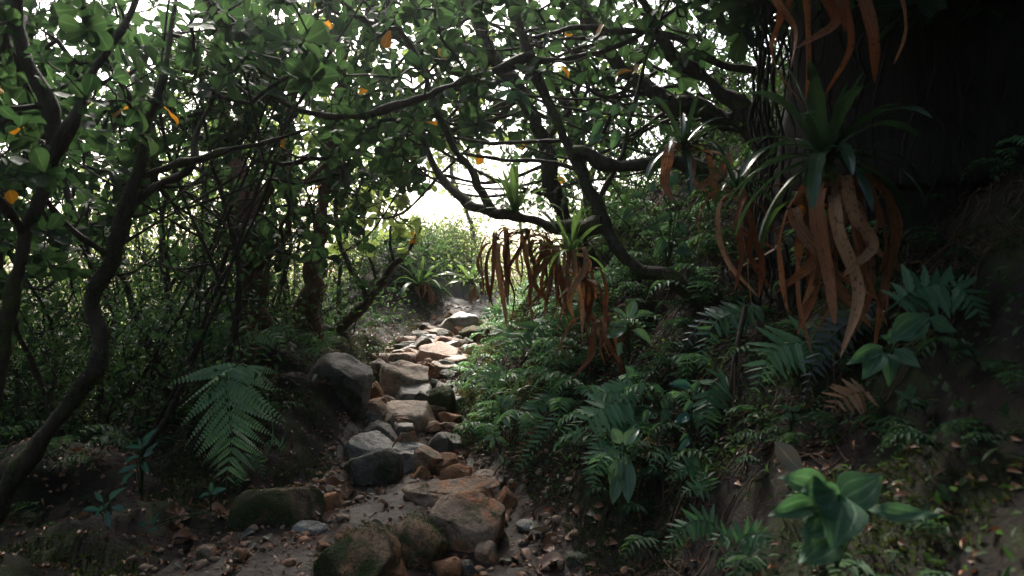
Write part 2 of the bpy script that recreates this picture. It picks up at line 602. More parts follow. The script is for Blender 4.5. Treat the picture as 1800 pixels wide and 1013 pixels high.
gx = axis(-4.2, 4.2, .045, 150)
gy = axis(.6, 12.5, .045, 150)
GX, GY = np.meshgrid(gx, gy, indexing='xy')
GZ = gz(GX, GY)
gv = np.stack([GX, GY, GZ], -1).reshape(-1, 3)
nx = len(gx)
ii = (np.arange(len(gy) - 1)[:, None] * nx + np.arange(nx - 1)[None]).reshape(-1)
gf = np.stack([ii, ii + 1, ii + nx + 1, ii + nx], -1)
cen = gv[gf].mean(1)
wobb = .07 * fbm(cen * np.array([5, 5, 0]), 31, 3)
onpath = (cen[:, 0] > yl(cen[:, 1]) - .05 + wobb) & (cen[:, 0] < yr(cen[:, 1]) + .05 + wobb) & (cen[:, 1] > -8) & (cen[:, 1] < 14)
for nm, mask, mt in (('ground', ~onpath, 'soil'), ('path', onpath, 'mud')):
    fs = gf[mask]
    used, inv = np.unique(fs, return_inverse=True)
    acc = Acc(); acc.add(gv[used], inv.reshape(-1, 4))
    o = part(nm, acc.mesh(nm), M[mt], kind='structure')

# ------------------------------------------------------------------ stones
ico = bmesh.new()
bmesh.ops.create_icosphere(ico, subdivisions=4, radius=1)
ICO_V = np.array([v.co[:] for v in ico.verts])
ICO_F = np.array([[v.index for v in f.verts] for f in ico.faces])
ico.free()
ico = bmesh.new()
bmesh.ops.create_icosphere(ico, subdivisions=2, radius=1)
ICO2_V = np.array([v.co[:] for v in ico.verts])
ICO2_F = np.array([[v.index for v in f.verts] for f in ico.faces])
ico.free()

def stone_verts(size, seed, angular=.7, rot=(0, 0, 0), layered=0.0, lo=False, flat=None):
    r = np.random.default_rng(seed)
    v = (ICO2_V if lo else ICO_V).copy()
    cut = min(1, angular * .45 + .58)
    ax = np.vstack([np.eye(3), -np.eye(3), r.normal(size=(5, 3))])
    for k, n in enumerate(ax):
        n = nrm(n + r.normal(size=3) * (.4 if k < 6 else 0))
        off = r.uniform(.50, .74) if k < 6 else r.uniform(.58, .82)
        if angular < .5:
            off += .12
        d = np.maximum(0, v @ n - off)
        v = v - d[:, None] * n * cut
    if flat:
        for n in ([.05, -.22, 1.0], [-.1, .1, -1.0]):
            n = nrm(n); d = np.maximum(0, v @ n - flat)
            v = v - d[:, None] * n
    v = v / np.abs(v).max(0)
    off = r.uniform(0, 50, 3)
    v = v + .07 * nrm(v) * fbm(v * 1.5 + off, seed, 3)[:, None] + .030 * nrm(v) * fbm(v * 6 + off, seed + 3, 4)[:, None]
    if layered:
        v[:, :2] *= (1 + layered * np.sign(np.sin(v[:, 2] * 9 + vnoise(v * 2, seed) * 1.2)) * .06)[:, None]
    v = v * np.array(size) * .5
    ca = [math.cos(a) for a in rot]; sa = [math.sin(a) for a in rot]
    Ry = np.array([[ca[1], 0, sa[1]], [0, 1, 0], [-sa[1], 0, ca[1]]])
    Rz = np.array([[ca[2], -sa[2], 0], [sa[2], ca[2], 0], [0, 0, 1]])
    Rx = np.array([[1, 0, 0], [0, ca[0], -sa[0]], [0, sa[0], ca[0]]])
    return v @ (Rz @ Ry @ Rx).T

def moss_on(acc, v, n, L, seed, cond=None):
    """Short moss blades on an already built stone surface."""
    r = np.random.default_rng(seed)
    nn = nrm(v)
    pr = (fbm(v * 9 + seed, seed, 3) + .1) + nn[:, 2] * .25
    ok = np.where(pr > .05)[0]
    if cond is not None:
        ok = ok[cond(v[ok])]
    if len(ok) == 0:
        return
    k = r.choice(ok, n)
    pos = v[k] + r.normal(size=(n, 3)) * .012
    d = nn[k] * .7 + r.normal(size=(n, 3)) * .5 + np.array([0, 0, .3])
    add_leaves(acc, TPL_LO['blade'], pos, d, r.normal(size=(n, 3)), L * r.uniform(.5, 1.3, n), L * .28)

# centre x, centre y, width, height in the photograph; material; shape; label
STONES = [
 (815, 925, 140, 98, 'stone_brown', dict(flat=.32, angular=.85, dep=.85, rot=(.12, .05, .2)), 'flat topped tan brown boulder in the middle of the trail, front'),
 (800, 872, 176, 50, 'stone_brown', dict(flat=.4, angular=.8, dep=.55, layered=1, rot=(.1, -.06, -.1)), 'long layered brown slab right behind the flat topped boulder'),
 (630, 985, 158, 112, 'stone_moss', dict(angular=.8, dep=1.1, rot=(.1, -.35, .3), moss=700), 'big moss covered boulder with orange patches at the bottom of the trail'),
 (728, 958, 108, 96, 'stone_moss', dict(angular=.6, dep=1.0, rot=(.2, .2, .5), moss=700), 'dark mossy boulder wedged between the flat topped one and its mossy neighbour'),
 (482, 892, 158, 82, 'stone_moss', dict(angular=.75, dep=.6, rot=(.05, -.3, .15), moss=250), 'long tilted mossy boulder with a bare rusty end, below the big fern'),
 (582, 884, 42, 36, 'stone_orange', dict(angular=.4, dep=.9), 'small rounded rust orange stone beside the long tilted mossy boulder'),
 (645, 793, 88, 58, 'stone_grey', dict(flat=.42, angular=.7, dep=.9, rot=(0, .25, 0)), 'wet grey boulder with a pale shining slope, edged with moss'),
 (657, 824, 104, 66, 'stone_dark', dict(angular=.7, dep=.8, rot=(0, .1, .1)), 'blocky dark boulder against the front of the wet grey one'),
 (716, 787, 62, 46, 'stone_brown', dict(angular=.95, dep=.8, rot=(0, -.15, .3)), 'sharp edged brown stone, first step above the muddy patch'),
 (780, 787, 46, 44, 'stone_dark', dict(angular=.9, dep=.8), 'square dark brown stone next to the mossy knob'),
 (828, 765, 36, 54, 'stone_moss', dict(angular=.4, dep=.9, moss=500), 'upright knob of stone fully capped with green moss'),
 (806, 831, 60, 36, 'stone_orange', dict(angular=.9, dep=.7, rot=(0, -.2, .2)), 'blocky bright orange stone at the edge of the muddy patch'),
 (851, 843, 68, 38, 'stone_tan', dict(angular=.6, dep=.8), 'tan stone with a greenish top beside the blocky orange one'),
 (893, 882, 48, 46, 'stone_orange', dict(angular=.95, dep=.7, rot=(0, -.35, .3)), 'pointed orange stone leaning at the foot of the bank'),
 (720, 733, 84, 38, 'stone_tan', dict(flat=.42, angular=.6, dep=.8), 'low wide tan stone lying across the middle of the stair'),
 (660, 726, 44, 36, 'stone_brown', dict(angular=.7, dep=.9), 'squat brown stone beside the low wide tan one'),
 (686, 711, 28, 22, 'stone_tan', dict(angular=.6, dep=.9), 'small tan stone tucked above the squat brown one'),
 (733, 697, 64, 34, 'stone_grey', dict(flat=.42, angular=.6, dep=.9), 'wet smooth stone with a bright sheen below the big rounded one'),
 (712, 669, 78, 58, 'stone_tan', dict(flat=.42, angular=.55, dep=.85, rot=(0, .12, .2)), 'big rounded tan boulder in the centre of the stone stair'),
 (660, 695, 34, 34, 'stone_orange', dict(angular=.8, dep=.9), 'reddish stone left of the big rounded tan boulder'),
 (606, 672, 92, 88, 'stone_dark', dict(angular=.5, dep=1.0, rot=(0, .15, 0)), 'large dark rounded boulder set in the bank under the small fern'),
 (668, 657, 40, 38, 'stone_tan', dict(angular=.5, dep=.9), 'rounded grey tan stone between the dark boulder and the big tan one'),
 (775, 710, 40, 48, 'stone_moss', dict(angular=.5, dep=.9, moss=160), 'greenish standing stone at the foot of the bank'),
 (684, 634, 38, 22, 'stone_pink', dict(angular=.7, dep=.9, rot=(0, .2, 0)), 'pinkish wedge shaped stone high on the side of the stair'),
 (755, 651, 32, 26, 'stone_brown', dict(angular=.7, dep=.9), 'small brown stone below the broad pale block'),
 (771, 629, 68, 44, 'stone_pink', dict(flat=.42, angular=.75, dep=.8, rot=(0, .1, -.1)), 'broad pale block with a sunlit top near the head of the stair'),
 (742, 612, 36, 32, 'stone_dark', dict(angular=.7, dep=.9, rot=(0, -.3, 0)), 'dark sided stone leaning on the broad pale block'),
 (778, 603, 46, 24, 'stone_pink', dict(angular=.7, dep=.9), 'pink sunlit stone behind the broad pale block'),
 (772, 588, 42, 18, 'stone_tan', dict(angular=.5, dep=.9), 'flat pale stone at the top of the stair'),
 (738, 592, 30, 20, 'stone_dark', dict(angular=.3, dep=.9), 'round dark stone at the top of the stair by the shaded hollow'),
 (811, 571, 72, 40, 'stone_grey', dict(angular=.55, dep=.8, rot=(0, -.2, 0)), 'large grey green boulder standing highest on the trail'),
 (838, 588, 48, 28, 'stone_moss', dict(angular=.5, dep=.9, moss=120), 'mossy stone under the ferns below the highest boulder'),
 (806, 606, 28, 22, 'stone_tan', dict(angular=.6, dep=.9), 'small pale stone between the pink one and the golden moss'),
 (706, 622, 30, 16, 'stone_tan', dict(angular=.5, dep=.9), 'flat small stone beside the pinkish wedge'),
 (716, 607, 26, 15, 'stone_grey', dict(angular=.5, dep=.9), 'small grey stone at the edge of the shaded hollow'),
 (768, 677, 30, 20, 'stone_dark', dict(angular=.7, dep=.9), 'small dark stone right of the big rounded tan boulder'),
 (700, 645, 30, 12, 'stone_dark', dict(angular=.5, dep=.9), 'thin dark stone on top of the rounded tan boulder'),
 (692, 1002, 54, 42, 'stone_orange', dict(angular=.9, dep=.8), 'angular orange stone at the bottom edge under the mossy boulders'),
 (782, 1000, 60, 36, 'stone_orange', dict(angular=.9, dep=.8, rot=(0, -.2, 0)), 'rust coloured stone at the bottom edge under the flat topped boulder'),
 (856, 975, 42, 42, 'stone_brown', dict(angular=.9, dep=.8), 'brown stone standing on edge by the corner of the flat topped boulder'),
 (548, 930, 66, 26, 'stone_grey', dict(angular=.5, dep=.8), 'flat slate grey stone in front of the round orange one'),
 (604, 936, 38, 30, 'stone_brown', dict(angular=.95, dep=.8), 'little angular brown stone beside the flat slate grey one'),
 (566, 962, 26, 20, 'stone_orange', dict(angular=.9, dep=.9), 'little rusty stone on the mud below the flat slate grey one'),
 (424, 976, 32, 26, 'stone_orange', dict(angular=.9, dep=.8), 'pale orange chunk lying alone on the dark mud'),
 (932, 925, 56, 20, 'stone_grey', dict(angular=.5, dep=.7), 'wet flat grey stone among dead leaves near the bank'),
 (365, 972, 36, 24, 'stone_brown', dict(angular=.7, dep=.8), 'brown cobble next to the pale orange chunk'),
 (820, 1000, 34, 26, 'stone_dark', dict(angular=.6, dep=.8), 'dark round cobble at the bottom edge by the standing brown stone'),
 (1012, 985, 46, 24, 'stone_dark', dict(angular=.6, dep=.8), 'dark flat cobble at the bottom edge under the bank'),
]
STONE_AT = {}
for k, (cx, cy_, pw, ph, mt, kw, lab) in enumerate(STONES):
    if cy_ < 760:
        pw *= 1.24; ph *= 1.16
    b = hit(cx, min(cy_ + ph * .40, 1085))
    d = b[1]
    W_ = pw / F * d
    Hh = ph / F * d * 1.38
    D_ = W_ * kw.get('dep', .8)
    d2 = d + D_ * .30
    W_ *= d2 / d; Hh *= d2 / d
    c = P(cx, cy_ + ph * .16, d2)
    v = stone_verts((W_ * 1.06, D_, Hh), 100 + k * 7, kw.get('angular', .7), kw.get('rot', (0, 0, 0)), kw.get('layered', 0), flat=kw.get('flat'))
    # bring the outline back to the size seen
    ext = v.max(0) - v.min(0)
    v = v * np.array([W_ / ext[0], D_ / ext[1], Hh / ext[2]])
    acc = Acc(); acc.add(v, ICO_F)
    nm = 'boulder' if pw > 60 else 'stone'
    o = single(nm, acc.mesh(nm), M[mt], lab, 'boulder' if pw > 60 else 'stone', c, 'stones of the trail')
    STONE_AT[lab] = (c, v)
    if kw.get('moss'):
        ma = Acc()
        moss_on(ma, v, int(kw['moss'] * 2.5), .011, k)
        part('moss', ma.mesh('moss'), M['moss'], o, kind='stuff')

# cobbles filling the gaps of the stair
r = np.random.default_rng(15)
for i in range(130):
    y = r.uniform(4.6, 10.4); x = yl(y) + (yr(y) - yl(y)) * r.uniform(.02, 1.0)
    s_ = r.uniform(.10, .32)
    v = stone_verts((s_, s_ * r.uniform(.7, 1), s_ * r.uniform(.5, .8)), 600 + i, .8, (0, r.uniform(-.3, .3), r.uniform(0, 3)))
    acc = Acc(); acc.add(v, ICO_F)
    tone = str(r.choice(['tan', 'brown', 'dark', 'grey', 'orange']))
    where = 'at the foot of the stone stair' if y < 6 else 'in the middle of the stone stair' if y < 8 else 'near the head of the stone stair'
    edge_ = 'along its edge' if min(x - yl(y), yr(y) - x) < .22 else 'between larger stones'
    single('stone', acc.mesh('stone'), M['stone_' + tone], '%s %s cobble %s %s' % ('small' if s_ < .2 else 'fist sized', tone, where, edge_), 'stone', ground(x, y) + np.array([0, 0, s_ * .12]), 'cobbles of the stair')

# pebbles that nobody would count
acc = Acc()
r = np.random.default_rng(5)
tpls = [stone_verts((1, .8, .6), 900 + i, .8, lo=True) for i in range(8)]
ys = r.uniform(1.8, 11, 4600)
xs = yl(ys) + (yr(ys) - yl(ys)) * r.uniform(-.12, 1.1, len(ys))
edge = np.abs((xs - yl(ys)) / (yr(ys) - yl(ys)) - .5) * 2
keep = r.random(len(xs)) < (.25 + .75 * edge)
xs, ys = xs[keep], ys[keep]
zs = gz(xs, ys)
for x, y, z in zip(xs, ys, zs):
    s = r.uniform(.008, .035) if r.random() < .88 else r.uniform(.04, .075)
    a = r.uniform(0, 6.28)
    v = tpls[r.integers(8)] * s
    v = v @ np.array([[math.cos(a), -math.sin(a), 0], [math.sin(a), math.cos(a), 0], [0, 0, 1]])
    acc.add(v + np.array([x, y, z + s * .1]), ICO2_F)
single('gravel', acc.mesh('gravel'), M['stone_brown'], 'loose pebbles and grit strewn over the muddy trail', 'gravel', kind='stuff')
# ------------------------------------------------------------------ trees
def poly(pts):
    return [P(*p) for p in pts]

def limb(acc, pts, rads, sides=10, knob=.18, seed=0, n=8):
    c = catmull(pts, n)
    rr = np.interp(np.linspace(0, 1, len(c)), np.linspace(0, 1, len(rads)), rads)
    c = c + .6 * rr[:, None] * np.stack([fbm(c * 7, seed + i, 2) for i in range(3)], -1)
    tube(acc, c, rr, sides, knob, seed)
    return c

def grow(skel, tips, seed=0, seg=.11, rt=.0034, rmax=.016, wig=.35):
    """Joins every tip to the nearest wood already there by a bent twig; wood thickens with what it carries."""
    r = np.random.default_rng(seed)
    pos = [np.asarray(p) for p in skel]
    par = [-1] * len(pos)
    arr = np.array(pos)
    tips = np.asarray(tips)
    dmin = np.array([np.min(np.linalg.norm(arr - t, axis=1)) for t in tips])
    chains = []
    cap = len(pos) + len(tips) * 40
    buf = np.full((cap, 3), 1e9); buf[:len(arr)] = arr
    n0 = cnt = len(arr)
    dirs = np.zeros((cap, 3))
    ends = []
    for t in tips[np.argsort(dmin)]:
        dd = np.linalg.norm(buf[:cnt] - t, axis=1)
        k = int(np.argmin(dd))
        D = dd[k]
        if D < .03:
            continue
        p0 = buf[k]
        n = int(min(36, max(3, D / seg)))
        side = r.normal(size=3) * wig * D
        ctrl = p0 + dirs[k] * D * .45 + (t - p0) * .3 + side * .5
        ctrl2 = p0 + (t - p0) * .72 + np.array([0, 0, -.10 * D]) + r.normal(size=3) * wig * D * .3
        s = np.linspace(0, 1, n + 1)[1:, None]
        q = (1 - s) ** 3 * p0 + 3 * (1 - s) ** 2 * s * ctrl + 3 * (1 - s) * s ** 2 * ctrl2 + s ** 3 * t
        q[:-1] += r.normal(size=(n - 1, 3)) * .007 if n > 1 else 0
        idx = [k]
        for j in range(n):
            buf[cnt] = q[j]
            dirs[cnt] = nrm(q[j] - (q[j - 1] if j else p0))
            par.append(idx[-1]); idx.append(cnt); cnt += 1
        chains.append(idx)
        ends.append((cnt - 1, dirs[cnt - 1].copy()))
    load = np.zeros(cnt)
    for e, _ in ends:
        load[e] += 1
    for i in range(cnt - 1, n0 - 1, -1):
        if par[i] >= 0:
            load[par[i]] += load[i]
    rad = np.minimum(rmax, rt * np.maximum(load, 1) ** .5)
    acc = Acc()
    for idx in chains:
        rr = rad[idx].copy(); rr[0] = rad[idx[1]]
        tube(acc, buf[idx], rr, 5 if rr[0] > .006 else 4)
    return acc, [(buf[e].copy(), d) for e, d in ends]

def whorls(ends, seed, n=(4, 7), L=(.07, .12), up=.25, wr=.62):
    """Rosettes of leaves at the ends of the twigs."""
    r = np.random.default_rng(seed)
    pos, dr, nr, ll, ww = [], [], [], [], []
    for p, d in ends:
        ax = nrm(d + np.array([0, 0, up]))
        u = nrm(np.cross(ax, r.normal(size=3)))
        v = np.cross(ax, u)
        m = r.integers(*n)
        ph = r.uniform(0, 6.28)
        for k in range(m):
            a = ph + k * 2.4
            out = u * math.cos(a) + v * math.sin(a)
            tilt = r.uniform(.15, .8)
            dd = out + ax * tilt + np.array([0, 0, r.uniform(-.35, .1)])
            pos.append(p - ax * .012 * k + out * .004)
            dr.append(dd); nr.append(ax - out * tilt * .6 + r.normal(size=3) * .25)
            l_ = L[1] * r.choice([1, 1, .85, .7, .5]) * r.uniform(.75, 1.05); ll.append(l_); ww.append(l_ * wr * r.uniform(.8, 1.15))
    return np.array(pos), np.array(dr), np.array(nr), np.array(ll), np.array(ww)

def boxtips(n, x0, x1, y0, y1, d0, d1, seed):
    """Points spread through a block of the crown (its outline as seen from the trail, d0 to d1 metres up it)."""
    r = np.random.default_rng(seed)
    d = (d0 ** 3 + (d1 ** 3 - d0 ** 3) * r.random(n)) ** (1 / 3)
    px = r.uniform(x0, x1, n); py = r.uniform(y0, y1, n)
    gap = (px > 742) & (px < 880) & (py > 285) & (py < 470) & (py > 285 + (px < 765) * 40)
    px, py, d = px[~gap], py[~gap], d[~gap]
    return np.stack([(px - 900) / F * d, d, H - (py - 506.5) / F * d], -1)

def tree(name, label, base_pts, base_rad, bark, branches, tips, leafmat='leaf_canopy', L=(.075, .125), shape='obovate', seed=0,
         nleaf=(4, 7), singles=300, yellow=4, sides=14, wr=.72, knob=.42, rmax=.016, wig=.35, group=None, up=.25):
    base = np.asarray(base_pts[0])
    t = thing(name, label, 'tree', base, group)
    acc = Acc()
    c = limb(acc, base_pts, base_rad, sides, knob, seed)
    trunk = part('trunk', acc.mesh('trunk', origin=base), M[bark], t)
    if bark == 'bark_moss':
        q = np.random.default_rng(seed + 1)
        rr_ = np.interp(np.linspace(0, 1, len(c)), np.linspace(0, 1, len(base_rad)), base_rad)
        k = q.integers(0, len(c) - 1, 2600); f_ = q.random(2600)[:, None]
        pc = c[k] * (1 - f_) + c[k + 1] * f_
        dn = q.normal(size=(2600, 3)); tg = nrm(c[k + 1] - c[k])
        dn = nrm(dn - tg * np.sum(dn * tg, 1, keepdims=True))
        pm = pc + dn * rr_[k][:, None] * .97
        ok = fbm(pm * 7, seed, 3) > .05
        ma = Acc()
        add_leaves(ma, TPL_LO['blade'], pm[ok], dn[ok] + q.normal(size=(ok.sum(), 3)) * .6 + np.array([0, 0, -.35]), q.normal(size=(ok.sum(), 3)), q.uniform(.008, .035, ok.sum()), .005)
        part('moss', ma.mesh('moss', origin=base), M['moss'], trunk, kind='stuff')
    sk = [c[len(c) // 3:]]
    for i, (bp, br) in enumerate(branches):
        acc = Acc()
        cc = limb(acc, bp, br, 8, knob, seed + 5 + i)
        part('branch', acc.mesh('branch', origin=base), M[bark], t)
        sk.append(cc[2:])
    if tips is None or len(tips) == 0:
        return t
    acc, ends = grow(np.concatenate(sk), tips, seed, rmax=rmax, wig=wig)
    part('twigs', acc.mesh('twigs', origin=base), M['bark_thin'], t, kind='stuff')
    pos, dr, nr, ll, ww = whorls(ends, seed, nleaf, L, up, wr)
    # the leaves that show largest are leaves of their own, the rest one crown
    inview = (np.abs(pos[:, 0] / pos[:, 1]) < .72) & (np.abs((pos[:, 2] - H) / pos[:, 1]) < .41) & (pos[:, 1] > .5)
    score = np.where(inview, ll / np.maximum(pos[:, 1], .1), 0)
    order = np.argsort(-score)
    own, rest = order[:singles], order[singles:]
    rr = random.Random(seed)
    yl_ = set(rr.sample(list(own), min(yellow, len(own)))) if len(own) else set()
    for k in own:
        mt = 'leaf_yellow' if k in yl_ else leafmat
        me = unit_mesh(shape + rr.choice(('', '', '_curled', '_up')), mt)
        part('leaf', me, None, t, leaf_matrix(pos[k], dr[k], nr[k], ll[k], ww[k], base))
    if len(rest):
        acc = Acc()
        add_leaves(acc, leaf_template(shape, 5, 3, .25, .2), pos[rest], dr[rest], nr[rest], ll[rest], ww[rest])
        part('crown', acc.mesh('crown', origin=base), M[leafmat], t, kind='stuff')
    return t

def at_ground(p):
    p = np.asarray(p, float)
    return np.array([p[0], p[1], float(gz(p[0:1], p[1:2])[0]) - .05])

def crossing(n, start, end, seed, r0=.014):
    """Long thin boughs that sweep from one stretch of wood to another side of the crown."""
    q = np.random.default_rng(seed)
    out = []
    for i in range(n):
        f = q.random()
        a = P(*(np.array(start[0]) * (1 - f) + np.array(start[1]) * f))
        g = q.random()
        b = P(*(np.array(end[0]) * (1 - g) + np.array(end[1]) * g + np.array([q.normal() * 40, q.normal() * 40, q.normal() * .3])))
        L_ = np.linalg.norm(b - a)
        m1 = a * .67 + b * .33 + np.array([0, 0, -.10 * L_]) + q.normal(size=3) * .06 * L_
        m2 = a * .33 + b * .67 + np.array([0, 0, -.08 * L_]) + q.normal(size=3) * .06 * L_
        w_ = r0 * q.uniform(.6, 1.3)
        out.append(([a, m1, m2, b], [w_, w_ * .8, w_ * .6, w_ * .3]))
    return out

# the leaning tree on the bank, its trunk crossing the picture
tr_pts = poly([(1400, 560, 4.15), (1330, 532, 4.1), (1250, 525, 4.1), (1180, 497, 4.15), (1105, 455, 4.25), (1058, 392, 4.35), (1010, 280, 4.5), (960, 170, 4.65), (925, 90, 4.8), (895, -20, 4.95), (870, -160, 5.1)])
tree('leaning_tree', 'leaning tree with a dark crooked trunk growing out of the bank and over the trail', tr_pts,
     [.066, .062, .056, .047, .042, .041, .038, .035, .033, .030, .025], 'bark_moss', [
     (poly([(1062, 400, 4.35), (1000, 399, 4.45), (930, 386, 4.6), (870, 376, 4.75), (815, 352, 4.95), (770, 300, 5.15), (742, 240, 5.3), (730, 165, 5.5)]), [.046, .042, .038, .036, .032, .026, .022, .015]),
     (poly([(864, 374, 4.75), (832, 312, 4.8), (795, 250, 4.85), (762, 172, 4.9), (738, 110, 4.95), (695, 30, 5.0), (660, -60, 5.0)]), [.03, .026, .024, .022, .021, .019, .015]),
     (poly([(940, 100, 4.75), (880, 120, 4.7), (820, 145, 4.6), (760, 165, 4.5), (690, 190, 4.45), (600, 205, 4.4), (520, 192, 4.35), (455, 150, 4.3)]), [.034, .030, .027, .025, .022, .018, .014, .009]),
     (poly([(1008, 268, 4.5), (1050, 278, 4.45), (1110, 290, 4.4), (1180, 286, 4.35), (1270, 310, 4.3)]), [.04, .042, .042, .045, .05]),
     (poly([(932, 105, 4.78), (985, 105, 4.8), (1060, 92, 4.85), (1130, 60, 4.9), (1190, 10, 5.0)]), [.022, .02, .018, .014, .01]),
     (poly([(985, 245, 4.55), (930, 250, 4.7), (860, 252, 4.9), (790, 240, 5.0), (700, 215, 5.1)]), [.016, .014, .012, .010, .007]),
     (poly([(1020, 300, 4.5), (960, 285, 4.6), (880, 280, 4.8), (800, 268, 4.9)]), [.016, .014, .012, .008]),
     (poly([(1045, 365, 4.4), (1080, 300, 4.5), (1100, 250, 4.6), (1120, 160, 4.7), (1150, 60, 4.8), (1190, -30, 4.9)]), [.018, .016, .014, .012, .01, .008]),
     ],
     np.concatenate([boxtips(180, 420, 860, -60, 250, 4.0, 5.8, 1), boxtips(110, 700, 1250, -80, 140, 4.2, 5.6, 2), boxtips(34, 560, 760, 180, 330, 4.6, 6, 3)]),
     L=(.075, .12), seed=11, yellow=9, wig=.3)

# behind it
tree('mossy_tree', 'slender mossy tree on the bank behind the leaning trunk', poly([(1035, 470, 6.2), (1000, 400, 6.1), (968, 307, 6.0), (946, 232, 6.0), (921, 166, 6.0), (875, 118, 6.0), (850, 66, 6.0), (817, 8, 6.0), (790, -80, 6)]),
     [.075, .066, .06, .056, .05, .048, .045, .04, .03], 'bark_moss', [
     (poly([(900, 146, 6.0), (850, 142, 5.8), (800, 126, 5.7), (760, 104, 5.6), (697, 66, 5.5), (643, 37, 5.5), (590, -5, 5.4)]), [.034, .032, .03, .027, .024, .02, .016]),
     (poly([(925, 170, 6.0), (870, 190, 6.1), (800, 228, 6.2), (720, 245, 6.3)]), [.02, .018, .014, .009]),
     (poly([(955, 260, 6.0), (1000, 190, 6.1), (1030, 110, 6.2), (1020, 20, 6.3), (1000, -60, 6.4)]), [.03, .026, .022, .018, .014]),
     (poly([(865, 110, 6.0), (800, 70, 6.1), (740, 20, 6.2), (700, -50, 6.2)]), [.026, .022, .018, .012]),
     ] + crossing(12, ((985, 350, 6.0), (830, 30, 6.0)), ((640, 330, 6.4), (560, 0, 6.0)), 711),
     np.concatenate([boxtips(153, 560, 1060, -60, 260, 5.6, 7.6, 4), boxtips(37, 660, 745, 215, 330, 6.2, 7.6, 5)]), seed=21, yellow=6)

tree('arching_tree', 'tree with a thick moss bearded limb arching up from the dark bank', poly([(1420, 300, 4.9), (1330, 238, 4.9), (1290, 222, 5.0), (1200, 182, 5.1), (1142, 160, 5.2), (1099, 130, 5.3), (1058, 66, 5.4), (1020, 4, 5.5), (985, -80, 5.6)]),
     [.085, .08, .075, .062, .054, .048, .044, .038, .03], 'bark_moss', [
     (poly([(1330, 222, 4.9), (1260, 150, 5.0), (1200, 110, 5.1), (1160, 60, 5.2), (1125, -10, 5.3)]), [.055, .05, .042, .036, .03]),
     (poly([(1340, 130, 4.6), (1250, 108, 4.7), (1180, 62, 4.8), (1090, 55, 4.9), (1010, 50, 5.0), (930, 66, 5.1), (860, 40, 5.2), (780, 0, 5.2)]), [.03, .026, .022, .02, .018, .015, .012, .008]),
     (poly([(1180, 175, 5.1), (1130, 140, 5.3), (1060, 100, 5.6), (960, 85, 5.8), (880, 62, 6)]), [.02, .018, .015, .012, .008]),
     ] + crossing(14, ((1300, 225, 5.0), (1060, 60, 5.4)), ((1000, 330, 5.6), (800, -30, 5.4)), 712),
     np.concatenate([boxtips(136, 950, 1330, -60, 220, 5.0, 7.4, 6), boxtips(68, 1060, 1330, 120, 330, 5.2, 7.0, 7)]), leafmat='leaf_small', shape='lance', L=(.05, .10), wr=.42, seed=31, yellow=4, singles=260)

tree('crest_tree', 'round leaved tree on the crest of the bank, crown above the low bough', [at_ground(np.array([.9, 8.2, 0]))] + poly([(1030, 330, 8.0), (1010, 230, 7.8), (960, 120, 7.6), (930, 0, 7.4)]),
     [.06, .05, .042, .035, .02], 'bark', [
     (poly([(1012, 240, 7.8), (930, 190, 7.6), (850, 170, 7.4), (770, 150, 7.3)]), [.026, .022, .018, .01]),
     (poly([(1010, 230, 7.8), (1080, 150, 7.8), (1140, 60, 7.9)]), [.026, .02, .012])],
     np.concatenate([boxtips(330, 720, 1300, -70, 270, 6.8, 8.8, 501), boxtips(60, 880, 1100, 220, 400, 7.2, 8.6, 502)]), seed=505, yellow=5, singles=200, L=(.09, .14))
tree('overhanging_tree', 'round leaved tree whose crown meets the bank trees over the upper trail', [at_ground(np.array([-2.3, 8.6, 0]))] + poly([(560, 420, 8.4), (570, 300, 8.2), (600, 180, 8.0), (640, 60, 7.8), (660, -60, 7.6)]),
     [.07, .055, .048, .04, .03, .02], 'bark', [
     (poly([(575, 280, 8.2), (650, 230, 8.0), (700, 180, 7.8), (780, 120, 7.6)]), [.03, .025, .02, .012])],
     np.concatenate([boxtips(230, 380, 860, -70, 280, 6.8, 8.8, 503), boxtips(14, 560, 740, 260, 400, 7.2, 8.6, 504)]), seed=506, yellow=6, singles=200, L=(.09, .14), leafmat='leaf_far')  # crown colour paled to imitate haze over the upper trail

# left of the trail
tree('crooked_tree', 'crooked tree with an S shaped trunk at the left edge of the trail', poly([(-60, 960, 3.15), (-20, 900, 3.2), (60, 790, 3.3), (125, 700, 3.4), (168, 640, 3.45), (177, 590, 3.5), (160, 520, 3.55), (188, 450, 3.6), (215, 380, 3.65), (240, 300, 3.7), (252, 230, 3.75), (285, 150, 3.8), (300, 60, 3.9), (320, -80, 4.0)]),
     [.05, .046, .042, .040, .036, .035, .036, .038, .034, .030, .025, .019, .014, .01], 'bark_moss', [
     (poly([(232, 318, 3.7), (280, 300, 3.75), (330, 287, 3.8), (400, 265, 3.85), (465, 250, 3.9), (540, 228, 4.0)]), [.024, .021, .019, .016, .012, .006]),
     (poly([(216, 380, 3.65), (262, 335, 3.75), (310, 312, 3.85), (338, 285, 3.9), (345, 235, 4.0), (390, 150, 4.1)]), [.024, .024, .022, .018, .012, .008]),
     *crossing(8, ((160, 520, 3.55), (285, 150, 3.8)), ((420, 420, 4.6), (480, 60, 4.4)), 713, .009),
     (poly([(250, 250, 3.75), (232, 180, 3.7), (190, 110, 3.65), (170, 20, 3.6)]), [.018, .014, .01, .007]),
     (poly([(190, 445, 3.6), (120, 400, 3.5), (70, 330, 3.4), (40, 230, 3.3), (30, 120, 3.2)]), [.016, .013, .01, .008, .006]),
     ],
     np.concatenate([boxtips(135, -60, 560, -60, 260, 3.2, 4.8, 8), boxtips(50, -40, 330, 200, 470, 3.75, 4.8, 9)]), seed=41, yellow=5, L=(.08, .13))

